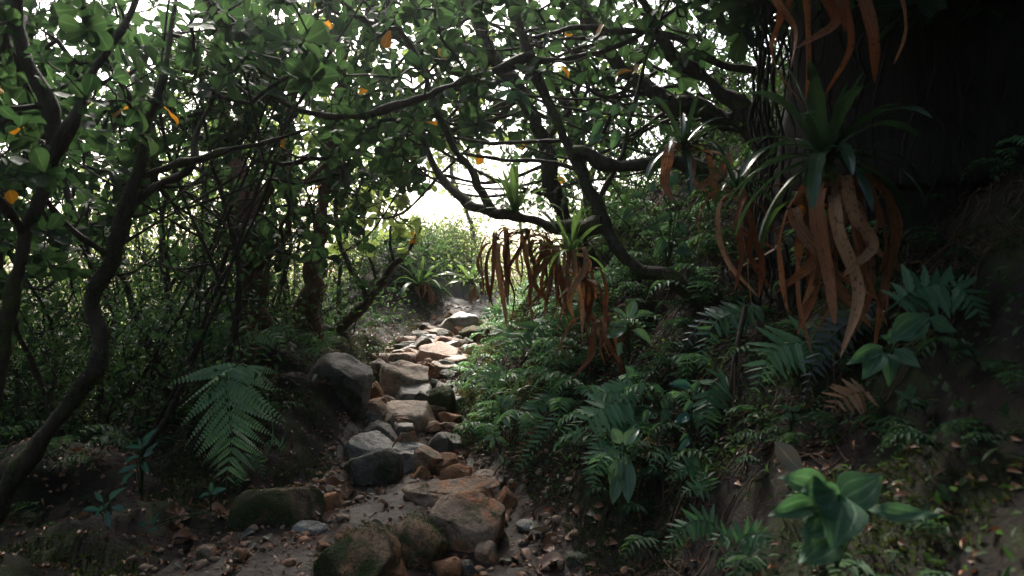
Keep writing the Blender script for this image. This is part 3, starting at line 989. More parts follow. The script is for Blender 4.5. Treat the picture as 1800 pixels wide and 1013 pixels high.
tree('shaded_tree', 'straight black trunk in deep shade at the far left edge', [at_ground(P(-60, 1000, 2.7))] + poly([(-30, 760, 2.75), (20, 540, 2.8), (62, 380, 2.85), (90, 230, 2.9), (40, 90, 2.9), (20, -120, 2.9)]),
     [.034, .030, .028, .026, .026, .025, .02], 'bark', [
     (poly([(82, 280, 2.87), (130, 210, 2.9), (170, 120, 3.0), (225, 30, 3.1), (260, -60, 3.2)]), [.026, .022, .018, .014, .01]),
     (poly([(50, 420, 2.84), (10, 360, 2.7), (-30, 320, 2.6)]), [.02, .017, .013]),
     ],
     np.concatenate([boxtips(102, -150, 220, -120, 250, 2.5, 3.6, 10), boxtips(42, -100, 90, 200, 520, 2.6, 3.4, 11)]), seed=51, yellow=2, singles=220, L=(.05, .09))

tree('red_barked_tree', 'stout tree with shaggy red brown bark behind the big fern', [at_ground(P(450, 640, 6.1))] + poly([(448, 540, 6.1), (442, 470, 6.1), (438, 400, 6.1), (425, 320, 6.2), (400, 220, 6.3), (385, 100, 6.4), (380, -20, 6.5)]),
     [.17, .155, .145, .13, .085, .065, .05, .035], 'bark_red', [
     (poly([(440, 400, 6.1), (475, 330, 6.0), (500, 250, 5.9), (520, 150, 5.8), (560, 40, 5.7)]), [.05, .042, .035, .026, .018]),
     (poly([(430, 350, 6.15), (380, 310, 6.0), (320, 290, 5.9), (250, 280, 5.8)]), [.035, .028, .02, .012]),
     (poly([(444, 470, 6.1), (500, 420, 5.9), (520, 340, 5.8), (600, 260, 5.7), (640, 180, 5.6)]), [.03, .026, .022, .018, .012]),
     ],
     np.concatenate([boxtips(145, 180, 660, -40, 330, 5.2, 7.2, 12), boxtips(95, 250, 640, 280, 500, 5.2, 7.2, 13)]), seed=61, yellow=7, L=(.07, .115))

tree('split_tree', 'narrow split trunk with peeling orange bark nearest the stone stair', [at_ground(P(540, 610, 6.7))] + poly([(543, 540, 6.7), (548, 480, 6.7), (562, 420, 6.7), (568, 380, 6.7), (572, 300, 6.7), (590, 200, 6.7), (610, 80, 6.7), (620, -40, 6.7)]),
     [.10, .088, .08, .062, .052, .042, .034, .026, .018], 'bark_red', [
     (poly([(560, 430, 6.7), (520, 380, 6.6), (505, 300, 6.5), (490, 200, 6.4)]), [.035, .028, .02, .014]),
     (poly([(570, 350, 6.7), (620, 290, 6.8), (660, 210, 6.9), (690, 120, 7.0)]), [.028, .022, .016, .01]),
     ],
     np.concatenate([boxtips(120, 440, 740, 0, 330, 6.3, 8.2, 14), boxtips(18, 560, 745, 260, 430, 6.5, 8.0, 15)]), seed=71, yellow=6, L=(.075, .12))

tree('leaning_sapling', 'dark young tree leaning over the top of the stair with forked stems', [at_ground(P(580, 592, 7.6))] + poly([(600, 575, 7.5), (640, 540, 7.5), (668, 500, 7.5), (692, 468, 7.5), (716, 440, 7.6), (740, 400, 7.7)]),
     [.055, .05, .046, .04, .032, .02, .012], 'bark', [
     (poly([(648, 528, 7.5), (622, 480, 7.5), (598, 430, 7.5), (590, 370, 7.5), (600, 290, 7.6)]), [.034, .03, .026, .02, .012]),
     (poly([(664, 505, 7.5), (652, 460, 7.6), (640, 420, 7.7), (645, 350, 7.8), (670, 290, 7.9)]), [.022, .018, .015, .012, .008]),
     (poly([(694, 466, 7.5), (686, 430, 7.5), (690, 390, 7.5), (715, 340, 7.5)]), [.016, .014, .011, .007]),
     ],
     np.concatenate([boxtips(60, 580, 760, 270, 450, 7.0, 8.6, 16), boxtips(16, 730, 800, 350, 430, 7.4, 8.6, 17)]), seed=81, yellow=5, L=(.085, .13), leafmat='leaf_far')  # lighter leaf colour takes the place of haze here

# thin saplings of the thicket on the left
SAP = [
 ([(230, 820, 4.3), (300, 720, 4.3), (350, 600, 4.4), (375, 520, 4.4), (430, 420, 4.5), (480, 300, 4.6), (500, 180, 4.7)], .015, 'thin straight stem slanting across the thicket behind the big fern'),
 ([(120, 740, 4.6), (60, 640, 4.6), (20, 560, 4.5), (0, 440, 4.5), (30, 330, 4.5)], .02, 'bent sapling leaning out at the left edge below the black trunk'),
 ([(330, 760, 5.0), (260, 600, 5.0), (210, 480, 5.0), (130, 380, 5.0), (100, 260, 5.1), (60, 120, 5.2)], .026, 'dark sapling leaning left behind the crooked tree'),
 ([(410, 720, 5.4), (330, 600, 5.4), (290, 500, 5.4), (285, 390, 5.5), (310, 260, 5.6), (280, 120, 5.6)], .022, 'upright sapling between the crooked tree and the red barked tree'),
 ([(600, 600, 8.6), (596, 520, 8.6), (604, 440, 8.6), (622, 360, 8.7), (650, 280, 8.8)], .024, 'slim pole behind the forked leaning tree'),
 ([(510, 640, 7.6), (505, 520, 7.6), (490, 440, 7.6), (480, 350, 7.7), (470, 230, 7.8)], .03, 'shaded pole between the two red barked trunks'),
 ([(310, 660, 6.9), (350, 560, 6.9), (345, 470, 6.9), (360, 360, 7.0), (345, 250, 7.1)], .026, 'shaded pole left of the red barked tree'),
 ([(160, 720, 6.2), (200, 560, 6.2), (150, 430, 6.2), (160, 300, 6.3), (130, 150, 6.4)], .028, 'distant pole seen through the crook of the S shaped trunk'),
]
for i, (pp, rad, lab) in enumerate(SAP):
    pts = poly(pp)
    pts = [at_ground(pts[0])] + pts[1:] if pts[0][2] - gz(pts[0][0:1], pts[0][1:2])[0] < 1.5 else [np.array([pts[0][0], pts[0][1], gz(pts[0][0:1], pts[0][1:2])[0] - .05])] + pts
    q0, q1 = pp[len(pp) // 2], pp[-1]
    d0 = pp[-1][2]
    tree('sapling', lab, pts, [rad * 1.3, rad, rad * .9, rad * .7, rad * .4], 'bark', [],
         np.concatenate([boxtips(42, q1[0] - 110, q1[0] + 130, q1[1] - 60, q0[1] - 60, d0 - .5, d0 + .7, 200 + i), boxtips(20, q0[0] - 130, q0[0] + 130, q1[1], q0[1] + 60, d0 - .4, d0 + .7, 230 + i)]),
         seed=300 + i * 3, yellow=1, singles=60, L=(.05, .10), sides=7, group='thin saplings of the thicket', wig=.5)

q = np.random.default_rng(88)
for i in range(44):
    y = q.uniform(3.8, 9.0); x = yl(y) - q.uniform(.5, 3.2) * (y / 6)
    b = ground(x, y) - np.array([0, 0, .05])
    top = b + np.array([q.normal() * .8, q.normal() * .5, q.uniform(1.6, 3.6)])
    pts = [b, b * .66 + top * .34 + q.normal(size=3) * .22, b * .33 + top * .67 + q.normal(size=3) * .22, top]
    r0 = q.uniform(.006, .016)
    brs = []
    cc_ = catmull(pts, 8)
    for j in range(q.integers(2, 5)):
        k = q.integers(6, len(cc_) - 3)
        e = cc_[k] + q.normal(size=3) * np.array([.6, .4, .35]) + np.array([0, 0, .35])
        brs.append(([cc_[k], (cc_[k] + e) / 2 + q.normal(size=3) * .12, e], [r0 * .6, r0 * .45, r0 * .2]))
    tree('bare_stem', 'thin crooked %s %s' % ('twig like stem' if r0 < .010 else 'stem', 'at the shaded left edge' if 900 + x / y * F < 170 else 'between the S shaped trunk and the red barked tree' if 900 + x / y * F < 400 else 'around the red barked trunks' if 900 + x / y * F < 580 else 'beside the forked leaning tree'), pts, [r0, r0 * .9, r0 * .75, r0 * .4], 'bark_thin', brs, None, sides=6, seed=800 + i, group='crooked stems of the tangle')

# small leaved bush hanging in the crown at upper left
tree('small_leaved_tree', 'tree with a dense crown of tiny dark leaves at upper left', [at_ground(P(330, 800, 4.4))] + poly([(400, 640, 4.5), (420, 480, 4.6), (385, 330, 4.6), (360, 220, 4.6), (350, 120, 4.6)]),
     [.022, .02, .018, .015, .012, .007], 'bark', [],
     boxtips(391, 270, 470, 60, 250, 4.3, 5.0, 18), leafmat='leaf_small', shape='obovate', L=(.016, .032), nleaf=(9, 15), seed=91, yellow=0, singles=0, wig=.4)

# the massive trunk in shadow on the right
acc = Acc()
bt = [at_ground(np.array([2.12, 3.8, 0]))] + [np.array(p) for p in ((2.1, 3.78, 1.6), (2.05, 3.72, 2.3), (1.98, 3.65, 3.2), (1.9, 3.55, 4.4), (1.8, 3.45, 5.8))]
bt[0][2] -= .4
cc = catmull(bt, 14)
rr = np.interp(np.linspace(0, 1, len(cc)), [0, .25, .5, 1], [.80, .70, .64, .55])
tube(acc, cc, rr, 64, .32, 77)
bigt = thing('massive_tree', 'massive black fibrous trunk in deep shadow on the bank, hung with dead leaves', 'tree', bt[0])
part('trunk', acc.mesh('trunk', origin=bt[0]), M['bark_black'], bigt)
r = np.random.default_rng(70)
acc = Acc()
for i in range(260):
    a = r.uniform(2.4, 5.6); z = r.uniform(1.2, 4.4); L_ = r.uniform(.25, 1.1)
    c0 = np.array([np.interp(z, [1.6, 5.8], [2.1, 1.8]), np.interp(z, [1.6, 5.8], [3.78, 3.45])])
    rad_ = np.interp(z, [.8, 2.3, 3.2, 5.8], [.82, .72, .66, .55]) + .04
    p0 = np.array([c0[0] + math.cos(a) * rad_, c0[1] + math.sin(a) * rad_, z])
    pts = [p0 + np.array([r.normal() * .03, r.normal() * .03, -L_ * s]) for s in np.linspace(0, 1, 5)]
    tube(acc, catmull(pts, 3), r.uniform(.003, .009), 5)
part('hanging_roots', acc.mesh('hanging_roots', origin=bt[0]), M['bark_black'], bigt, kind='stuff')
big_ends = boxtips(255, 1240, 1900, -420, 60, 2.6, 4.6, 19)
acc, ends = grow(cc[40:], big_ends, 99, seg=.16, rmax=.03)
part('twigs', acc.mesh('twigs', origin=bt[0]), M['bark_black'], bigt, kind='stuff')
pos, dr, nr, ll, ww = whorls(ends, 5, (6, 10), (.10, .18))
acc = Acc(); add_leaves(acc, TPL_LO['obovate'], pos, dr, nr, ll, ww)
part('crown', acc.mesh('crown', origin=bt[0]), M['leaf_canopy'], bigt, kind='stuff')
# ------------------------------------------------------------------ ferns
def pinna_unit(kind):
    acc = Acc()
    if kind == 'simple':                              # a sickle shaped leaflet with a toothed edge
        n = 9
        t = np.linspace(0, 1, n)
        wd = np.interp(t, [0, .08, .35, .7, 1], [.06, .118, .128, .092, .01]) * (1 + .12 * ((np.arange(n) % 2) * 2 - 1))
        bend = .12 * t ** 2
        v = np.concatenate([np.stack([-wd + bend, t, .03 * t - .10 * t ** 2 + wd * .25], -1), np.stack([bend, t, .03 * t - .10 * t ** 2], -1), np.stack([wd + bend, t, .03 * t - .10 * t ** 2 + wd * .25], -1)])
        i = np.arange(n - 1)
        f = np.concatenate([np.stack([i, i + n, i + n + 1, i + 1], -1), np.stack([i + n, i + 2 * n, i + 2 * n + 1, i + n + 1], -1)])
        a = np.stack([np.repeat([-1, 0, 1], n), np.tile(t, 3), np.zeros(3 * n)], -1)
        acc.add(v, f, a)
    else:                                             # a leaflet cut into small lobes to the midrib
        m = 15
        tpl = leaf_template('lance', 4, 3, .2, .12)
        for k in range(m):
            t = .03 + .95 * k / m
            l_ = .115 * np.interp(t, [0, .12, .5, 1], [.7, 1, .8, .12])
            for s in (-1, 1):
                d = np.array([[s * 1.0, .55, -.12]])
                add_leaves(acc, tpl, np.array([[0, t, .02 - .12 * t * t]]), d, np.array([[0, 0, 1.0]]), l_, l_ * .74)
        tube(acc, [[0, t, .018 - .12 * t * t] for t in np.linspace(0, 1, 7)], np.linspace(.006, .002, 7), 4)
    return acc
PIN = {k: pinna_unit(k) for k in ('simple', 'cut')}

def pinna_mesh(kind, mat):
    nm = 'pinna_%s_%s' % (kind, mat)
    me = bpy.data.meshes.get(nm)
    if me is None:
        me = PIN[kind].mesh(nm)
        me.materials.append(M[mat])
    return me

def frond(parent, origin, pts, width, npin, mat='fern', kind='simple', seed=0, bare=.12, nhint=None, fwd=.35, wmul=1.0):
    """One arching frond: its rachis is the part, every leaflet a sub-part."""
    r = np.random.default_rng(seed)
    c = catmull(pts, 10)
    n = len(c)
    s = np.concatenate([[0], np.cumsum(np.linalg.norm(np.diff(c, axis=0), axis=1))])
    Ltot = s[-1]; s = s / Ltot
    acc = Acc()
    tube(acc, c, np.interp(s, [0, 1], [max(.0022, Ltot * .006), .0008]), 5)
    fr = part('frond', acc.mesh('frond', origin=origin), M[mat], parent)
    me = pinna_mesh(kind, mat)
    tan = nrm(np.gradient(c, axis=0))
    nh = np.array([-.15, -.75, .65]) if nhint is None else np.asarray(nhint, float)
    if kind == 'simple':
        npin = max(6, int(npin * .95))
    for k in range(npin):
        t = bare + (1 - bare) * (k + .3) / npin
        p = np.array([np.interp(t, s, c[:, i]) for i in range(3)])
        tg = nrm(np.array([np.interp(t, s, tan[:, i]) for i in range(3)]))
        prof = np.interp((t - bare) / (1 - bare), [0, .12, .35, .7, 1], [.66, .95, 1, .62, .12])
        for sd in (-1, 1):
            l_ = width * prof * r.uniform(.82, 1.1)
            side = nrm(np.cross(tg, nh)) * sd
            if kind == 'simple' and r.random() < .06:
                continue
            d = side + tg * (fwd + .25 * t + r.uniform(-.12, .12)) + np.array([0, 0, -.22]) + r.normal(size=3) * (.13 if kind == 'simple' else .1)
            nn = nh + r.normal(size=3) * .3 + side * .15
            mt = leaf_matrix(p, d, nn, l_, l_ * wmul * (sd if kind == 'simple' else 1), origin)
            part('pinna', me, None, fr, mt)
    return fr

def clear(pp):
    """Brings a frond forward until no point of it is inside the bank."""
    n = len(pp)
    dl = min([0.0] + [hit(a, b, 1.0)[1] - (.03 if i == 0 else .10 if i < n - 1 else .05) - c for i, (a, b, c) in enumerate(pp)])
    return [(a, b, max(1.2, c + dl)) for a, b, c in pp]

def fern(label, specs, mat='fern', group=None, kind='simple', name='fern'):
    """specs: (points of the rachis as seen, width in pixels, leaflet pairs[, material])"""
    base = P(*clear(specs[0][0])[0])
    t = thing(name, label, 'fern', base, group)
    for i, sp in enumerate(specs):
        sp = (clear(sp[0]), *sp[1:])
        pts = poly(sp[0])
        d = pts[1][1]
        frond(t, base, pts, sp[1] / F * d, sp[2], sp[3] if len(sp) > 3 else mat, kind, int(sp[0][0][0]) + i)
    return t

# the big drooping frond left of the trail
bf = thing('fern', 'big silvery green fern frond drooping beside the trail on the left', 'fern', hit(470, 800))
o_ = np.array(bf.location)
pts = poly([(470, 700, 4.6), (440, 655, 4.3), (405, 650, 4.05), (402, 700, 3.95), (408, 770, 3.9), (398, 850, 3.86)])
st = Acc(); tube(st, catmull([o_, P(480, 760, 4.6), P(470, 700, 4.6)], 8), .005, 6)
part('stalk', st.mesh('stalk', origin=o_), M['fern_big'], bf)
frond(bf, o_, pts, 122 / F * 3.95, 17, 'fern_big', 'cut', 5, .33, (-.05, -.7, .7), .42, 1.25)

fern('broad fern with dusty pale fronds fanned out behind the big drooping frond', [
    ([(420, 640, 5.0), (350, 590, 4.9), (290, 575, 4.8), (215, 580, 4.7), (180, 600, 4.6)], 62, 16),
    ([(420, 640, 5.0), (380, 560, 5.0), (320, 545, 4.9), (235, 545, 4.8), (175, 560, 4.7)], 55, 16),
    ([(420, 640, 5.0), (400, 580, 5.1), (360, 570, 5.0), (330, 600, 4.8), (318, 640, 4.7)], 52, 14),
    ([(420, 640, 5.0), (450, 590, 5.0), (480, 590, 4.9), (500, 620, 4.8)], 36, 12)], 'fern_big', kind='cut')
fern('upright fern with a dry reddish frond in front of the red barked tree', [
    ([(450, 640, 5.4), (446, 600, 5.4), (440, 565, 5.4), (436, 530, 5.4)], 22, 11, 'fern_dry'),
    ([(450, 640, 5.4), (470, 600, 5.4), (500, 580, 5.3), (530, 590, 5.2)], 26, 11)], 'fern')
fern('bushy small fern growing on top of the large dark boulder', [
    ([(560, 625, 6.2), (540, 598, 6.1), (520, 595, 6.0), (505, 608, 5.9)], 24, 11),
    ([(560, 625, 6.2), (555, 595, 6.2), (540, 588, 6.1), (525, 606, 6.0)], 22, 11),
    ([(560, 625, 6.2), (570, 598, 6.2), (585, 600, 6.1), (592, 625, 6.0)], 22, 10),
    ([(560, 625, 6.2), (562, 610, 6.0), (560, 612, 5.8), (558, 640, 5.75)], 20, 10),
    ([(560, 625, 6.2), (545, 612, 6.0), (530, 622, 5.85), (522, 645, 5.8)], 20, 10)], 'fern_light', kind='cut')
fern('tiny fern sprig under the tip of the big drooping frond', [
    ([(505, 790, 4.3), (490, 778, 4.25), (475, 778, 4.2), (462, 786, 4.2)], 14, 8)], 'fern_light')
fern('dark fern in the shade below the big drooping frond', [
    ([(440, 800, 4.2), (430, 800, 4.15), (420, 830, 4.1), (418, 862, 4.1)], 22, 11),
    ([(440, 800, 4.2), (455, 810, 4.15), (462, 840, 4.1)], 18, 9)], 'fern')

# ferns of the right bank: base, then the way the frond arches
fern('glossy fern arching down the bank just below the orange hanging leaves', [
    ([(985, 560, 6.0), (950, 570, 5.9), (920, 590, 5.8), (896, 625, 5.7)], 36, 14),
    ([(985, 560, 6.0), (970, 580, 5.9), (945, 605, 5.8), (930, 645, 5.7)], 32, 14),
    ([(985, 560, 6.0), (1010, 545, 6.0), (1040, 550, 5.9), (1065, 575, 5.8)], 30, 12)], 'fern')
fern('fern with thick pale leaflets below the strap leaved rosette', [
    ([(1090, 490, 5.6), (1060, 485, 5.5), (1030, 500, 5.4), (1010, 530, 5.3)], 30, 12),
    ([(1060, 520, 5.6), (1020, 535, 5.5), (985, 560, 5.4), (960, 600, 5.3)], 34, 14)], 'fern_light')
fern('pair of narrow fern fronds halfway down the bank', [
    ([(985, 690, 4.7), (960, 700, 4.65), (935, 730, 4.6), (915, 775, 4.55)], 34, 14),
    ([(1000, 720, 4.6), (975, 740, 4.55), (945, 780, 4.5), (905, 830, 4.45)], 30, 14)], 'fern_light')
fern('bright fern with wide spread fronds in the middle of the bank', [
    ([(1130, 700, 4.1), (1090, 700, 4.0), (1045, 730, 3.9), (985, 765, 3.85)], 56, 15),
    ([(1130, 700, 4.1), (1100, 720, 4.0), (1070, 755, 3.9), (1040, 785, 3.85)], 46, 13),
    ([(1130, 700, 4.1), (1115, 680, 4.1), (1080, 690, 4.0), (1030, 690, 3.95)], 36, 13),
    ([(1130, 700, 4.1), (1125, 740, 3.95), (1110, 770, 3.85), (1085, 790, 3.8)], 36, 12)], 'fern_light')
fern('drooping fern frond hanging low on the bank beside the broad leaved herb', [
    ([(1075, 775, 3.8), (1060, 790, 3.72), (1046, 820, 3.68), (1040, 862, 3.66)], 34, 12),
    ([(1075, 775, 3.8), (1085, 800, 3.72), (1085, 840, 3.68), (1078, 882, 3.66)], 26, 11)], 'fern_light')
fern('long narrow frond hanging straight down right of the blue green leaves', [
    ([(1290, 665, 3.5), (1262, 665, 3.45), (1243, 700, 3.4), (1242, 785, 3.36)], 40, 17),
    ([(1290, 665, 3.5), (1270, 690, 3.42), (1255, 720, 3.38), (1228, 740, 3.36)], 28, 11)], 'fern')
fern('arching fern frond with a bare brown tip under the mossy log', [
    ([(1350, 560, 3.5), (1310, 548, 3.45), (1255, 570, 3.4), (1228, 645, 3.35)], 40, 17),
    ([(1350, 560, 3.5), (1300, 540, 3.5), (1240, 560, 3.45), (1180, 640, 3.4)], 24, 15, 'fern_dark'),
    ([(1350, 560, 3.5), (1330, 545, 3.45), (1300, 560, 3.4), (1290, 610, 3.35)], 32, 12)], 'fern')
fern('bright feathery fern frond in front of the hanging dead leaves', [
    ([(1470, 592, 3.0), (1420, 600, 2.95), (1360, 615, 2.9), (1325, 690, 2.86)], 60, 17),
    ([(1470, 592, 3.0), (1410, 610, 2.95), (1370, 640, 2.88), (1345, 690, 2.86)], 44, 13)], 'fern_light')
fern('dull bluish fern frond slanting down across the dead leaf skirt', [
    ([(1560, 520, 2.9), (1500, 560, 2.85), (1455, 600, 2.8), (1425, 660, 2.76), (1412, 705, 2.74)], 44, 19),
    ([(1560, 520, 2.9), (1500, 555, 2.88), (1450, 580, 2.86), (1400, 590, 2.84)], 30, 14)], 'fern_dark')
fern('half withered yellowish fern frond above the big leaved herb', [
    ([(1530, 690, 2.5), (1505, 690, 2.46), (1480, 700, 2.43), (1462, 722, 2.4)], 46, 8)], 'fern_gold' if False else 'fern_dry')
fern('dim fern frond in the shadow at the right edge', [
    ([(1560, 545, 2.4), (1620, 505, 2.4), (1690, 510, 2.35), (1735, 575, 2.3)], 62, 16),
    ([(1560, 545, 2.4), (1600, 520, 2.4), (1650, 500, 2.4), (1720, 490, 2.35)], 40, 14)], 'fern')
fern('small fern with curled fronds at the foot of the thin upright stem', [
    ([(1240, 835, 3.1), (1222, 820, 3.06), (1195, 825, 3.03), (1170, 845, 3.0)], 28, 12),
    ([(1250, 870, 3.1), (1232, 860, 3.05), (1210, 862, 3.02), (1196, 872, 3.0)], 24, 10),
    ([(1250, 870, 3.1), (1245, 840, 3.06), (1238, 830, 3.04), (1225, 850, 3.0)], 20, 9)], 'fern')
fern('fern at the foot of the bank, bottom edge, fanned toward the trail', [
    ([(1270, 935, 2.75), (1240, 915, 2.7), (1200, 925, 2.66), (1165, 970, 2.62)], 36, 13),
    ([(1270, 935, 2.75), (1225, 925, 2.7), (1190, 945, 2.65), (1175, 990, 2.62)], 28, 11)], 'fern')
fern('low fern at the bottom edge left of the big leaved herb', [
    ([(1290, 960, 2.6), (1310, 940, 2.56), (1335, 940, 2.52), (1362, 965, 2.48)], 36, 12),
    ([(1290, 960, 2.6), (1315, 945, 2.55), (1335, 965, 2.5), (1345, 1000, 2.46)], 32, 11),
    ([(1290, 960, 2.6), (1275, 940, 2.56), (1262, 945, 2.54), (1255, 970, 2.52)], 26, 10)], 'fern')
fern('little golden brown fern leaf hanging on the bank', [
    ([(1140, 762, 3.7), (1138, 775, 3.68), (1135, 790, 3.66), (1134, 808, 3.66)], 16, 7)], 'fern_gold')
fern('yellow fern sprig near the bottom of the bank', [
    ([(1105, 835, 3.5), (1108, 845, 3.48), (1110, 858, 3.46), (1106, 875, 3.46)], 12, 6)], 'fern_gold')
fern('dry pinkish fern frond hanging by the pale herb at the trail edge', [
    ([(950, 740, 4.7), (935, 765, 4.65), (918, 790, 4.6), (905, 820, 4.58)], 18, 12)], 'fern_dry')
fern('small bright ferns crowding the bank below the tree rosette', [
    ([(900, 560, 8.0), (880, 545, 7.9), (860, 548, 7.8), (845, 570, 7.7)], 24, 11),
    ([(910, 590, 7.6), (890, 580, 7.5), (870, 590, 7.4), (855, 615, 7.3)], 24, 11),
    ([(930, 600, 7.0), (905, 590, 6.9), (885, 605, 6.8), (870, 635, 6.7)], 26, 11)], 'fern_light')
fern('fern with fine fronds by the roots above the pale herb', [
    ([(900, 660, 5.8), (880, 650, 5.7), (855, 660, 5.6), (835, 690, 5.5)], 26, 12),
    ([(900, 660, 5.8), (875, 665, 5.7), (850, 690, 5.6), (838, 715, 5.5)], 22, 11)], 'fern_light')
fern('dark drooping fern at the lower middle of the bank', [
    ([(1190, 830, 3.35), (1180, 800, 3.3), (1160, 800, 3.25), (1140, 835, 3.2)], 22, 10)], 'fern')

# ------------------------------------------------------------------ strap leaved rosettes
def strap(pts, W, side, seed, twist=0., fold=.25, n=5):
    """A long strap leaf along a curve, folded along its middle."""
    c = catmull(pts, n)
    m = len(c)
    t = np.linspace(0, 1, m)
    tan = nrm(np.gradient(c, axis=0))
    sd = nrm(side - tan * (tan @ np.asarray(side))[:, None])
    nn = np.cross(sd, tan)
    a = twist * t + .15 * np.sin(t * 7 + seed)
    sd2 = sd * np.cos(a)[:, None] + nn * np.sin(a)[:, None]
    nn2 = np.cross(sd2, tan)
    wd = W * .5 * np.interp(t, [0, .15, .55, .85, .96, 1], [.75, .85, 1, .72, .34, .03])
    wd = wd * (1 + .10 * np.sin(t * 23 + seed * 1.7) * np.sin(t * 9 + seed))
    cols = np.array([-1, -.5, 0, .5, 1.0])
    V = c[:, None] + sd2[:, None] * (cols[None] * wd[:, None])[..., None] + nn2[:, None] * ((np.abs(cols) ** 1.5 * fold)[None] * wd[:, None])[..., None]
    i = np.arange(m - 1)[:, None] * 5 + np.arange(4)[None]
    f = np.stack([i, i + 1, i + 6, i + 5], -1).reshape(-1, 4)
    at = np.stack([np.tile(cols, m), np.repeat(t, 5), np.full(m * 5, random.random())], -1)
    return V.reshape(-1, 3), f, at

def rosette(label, base, nleaf, L, W, ndead=0, Ld=.5, Wd=None, seed=0, mat='strap', elev=(80, 5), face=None, axis=(0, 0, 1), dead_az=None, name='bromeliad', orange=0, arc=(0, 360), group=None, droop=.55, rust=False, spread=0.0):
    r = np.random.default_rng(seed)
    t = thing(name, label, 'bromeliad', base, group)
    base = np.asarray(base, float)
    ax = nrm(axis)
    ux = nrm(np.cross(ax, [0.2, 1, 0.1])); uy = np.cross(ax, ux)
    for k in range(nleaf):
        fr_ = k / max(1, nleaf - 1)
        az = R(arc[0] + ((k * 137.5 + r.uniform(-14, 14)) % 360) / 360 * (arc[1] - arc[0]))
        el = R(elev[0] + (elev[1] - elev[0]) * fr_ + r.uniform(-9, 9))
        h = ux * math.cos(az) + uy * math.sin(az)
        l_ = L * r.uniform(.72, 1.1) * (.75 + .3 * fr_)
        d = h * math.cos(el) + ax * math.sin(el)
        pts = [base + h * .012]
        pcur = pts[0]; dc = d.copy()
        for s in range(6):
            pcur = pcur + dc * l_ / 6
            pts.append(pcur)
            dc = nrm(dc + np.array([0, 0, -droop * (.15 + .12 * s) * math.cos(el) - .04]))
        v, f, a = strap(pts, W * r.uniform(.8, 1.15), np.cross(h, ax), seed + k, r.uniform(-.4, .4))
        acc = Acc(); acc.add(v - base, f, a)
        part('leaf', acc.mesh('leaf'), M['strap_orange' if k >= nleaf - orange else mat], t)
    for k in range(ndead):
        az = R(r.uniform(*(dead_az or (0, 360))))
        h = np.array([math.cos(az), math.sin(az), 0])
        l_ = Ld * r.uniform(.45, 1.12)
        out = r.uniform(.02, .20)
        sw = np.cross(h, [0, 0, 1]) * r.normal() * .05
        p0 = base + h * r.uniform(.0, .04) + np.array([0, 0, -.02 - .05 * r.random()]) + r.uniform(-1, 1, 3) * spread * np.array([1, .5, .35])
        p1 = p0 + h * out * .7 + np.array([0, 0, r.uniform(-.03, .07) * (.3 if spread else 1)])
        p2 = p0 + h * out * 1.05 + sw * .3 + np.array([0, 0, -l_ * r.uniform(.15, .3)])
        p3 = p0 + h * out * r.uniform(.85, 1.1) + sw * .8 + np.array([r.normal() * .03, r.normal() * .03, -l_ * .62])
        p4 = p0 + h * out * r.uniform(.6, 1.1) + sw * 1.3 + np.array([r.normal() * .06, r.normal() * .06, -l_])
        v, f, a = strap([p0, p1, p2, p3, p4], (Wd or W) * r.uniform(.55, 1.35), np.cross(h, [0, 0, 1]), seed + 50 + k, r.normal() * .65, r.uniform(.12, .55))
        acc = Acc(); acc.add(v - base, f, a)
        o = part('dead_leaf', acc.mesh('dead_leaf'), M['strap_rust' if rust and r.random() < .6 else 'strap_dead'], t)
    return t

def near(px, py, d):
    return P(px, py, min(d, hit(px, py, 1.0)[1] - .04))

rosette('large bromeliad with broad dark green leaves and a long skirt of dead brown leaves', P(1450, 275, 2.75), 32, .50, .050, 0, seed=3, elev=(80, -35), mat='strap', droop=.7)
rosette('skirt of long dead brown strap leaves hanging under the large bromeliad', P(1465, 320, 2.78), 0, .4, .05, 20, .56, .056, seed=4, rust=True, dead_az=(165, 375), name='dead_bromeliad')
rosette('bromeliad with thin green and orange leaves beside the dead leaf skirt', P(1395, 350, 2.85), 9, .38, .030, 3, .5, .04, seed=6, elev=(40, -25), arc=(130, 300), orange=3, mat='strap_light', dead_az=(170, 300))
rosette('glossy bromeliad on the branch between the leaning tree and the large bromeliad', P(1200, 255, 3.7), 22, .40, .040, 5, .3, .05, seed=8, elev=(80, -40), dead_az=(180, 360))
rosette('small bromeliad with a brown skirt tucked left of the large one', P(1295, 330, 3.3), 14, .26, .028, 12, .42, .032, seed=9, rust=True, spread=.1, elev=(75, 0), dead_az=(170, 370))
rosette('bromeliad perched on the low bough of the leaning tree', P(905, 372, 4.62), 24, .38, .036, 0, seed=10, elev=(86, 10), mat='strap_light')
rosette('rust brown mass of dead strap leaves hanging from the low bough over the trail', P(915, 410, 5.1), 7, .30, .032, 26, .58, .042, seed=12, rust=True, spread=.17, elev=(30, -30), dead_az=(120, 420), name='dead_bromeliad', orange=2)
rosette('second cluster of dead rust coloured leaves behind the bright rosette', P(965, 430, 5.2), 5, .25, .03, 17, .5, .042, seed=13, rust=True, spread=.16, elev=(30, -20), dead_az=(150, 400), name='dead_bromeliad')
rosette('bright green rosette with narrow leaves below the low bough', P(1003, 445, 4.35), 22, .34, .026, 4, .45, .035, seed=14, elev=(85, 0), mat='strap_light', dead_az=(200, 340))
rosette('three orange dead leaves hanging below the bright green rosette', P(1018, 480, 4.5), 3, .3, .026, 7, .46, .034, seed=15, rust=True, elev=(-20, -50), arc=(180, 330), dead_az=(200, 340), orange=2, mat='strap_light', name='dead_bromeliad')
rosette('faded brown strap leaves hanging over the herb on the bank', near(1060, 545, 4.4), 0, .3, .03, 9, .42, .03, seed=16, rust=True, dead_az=(180, 350), name='dead_bromeliad')
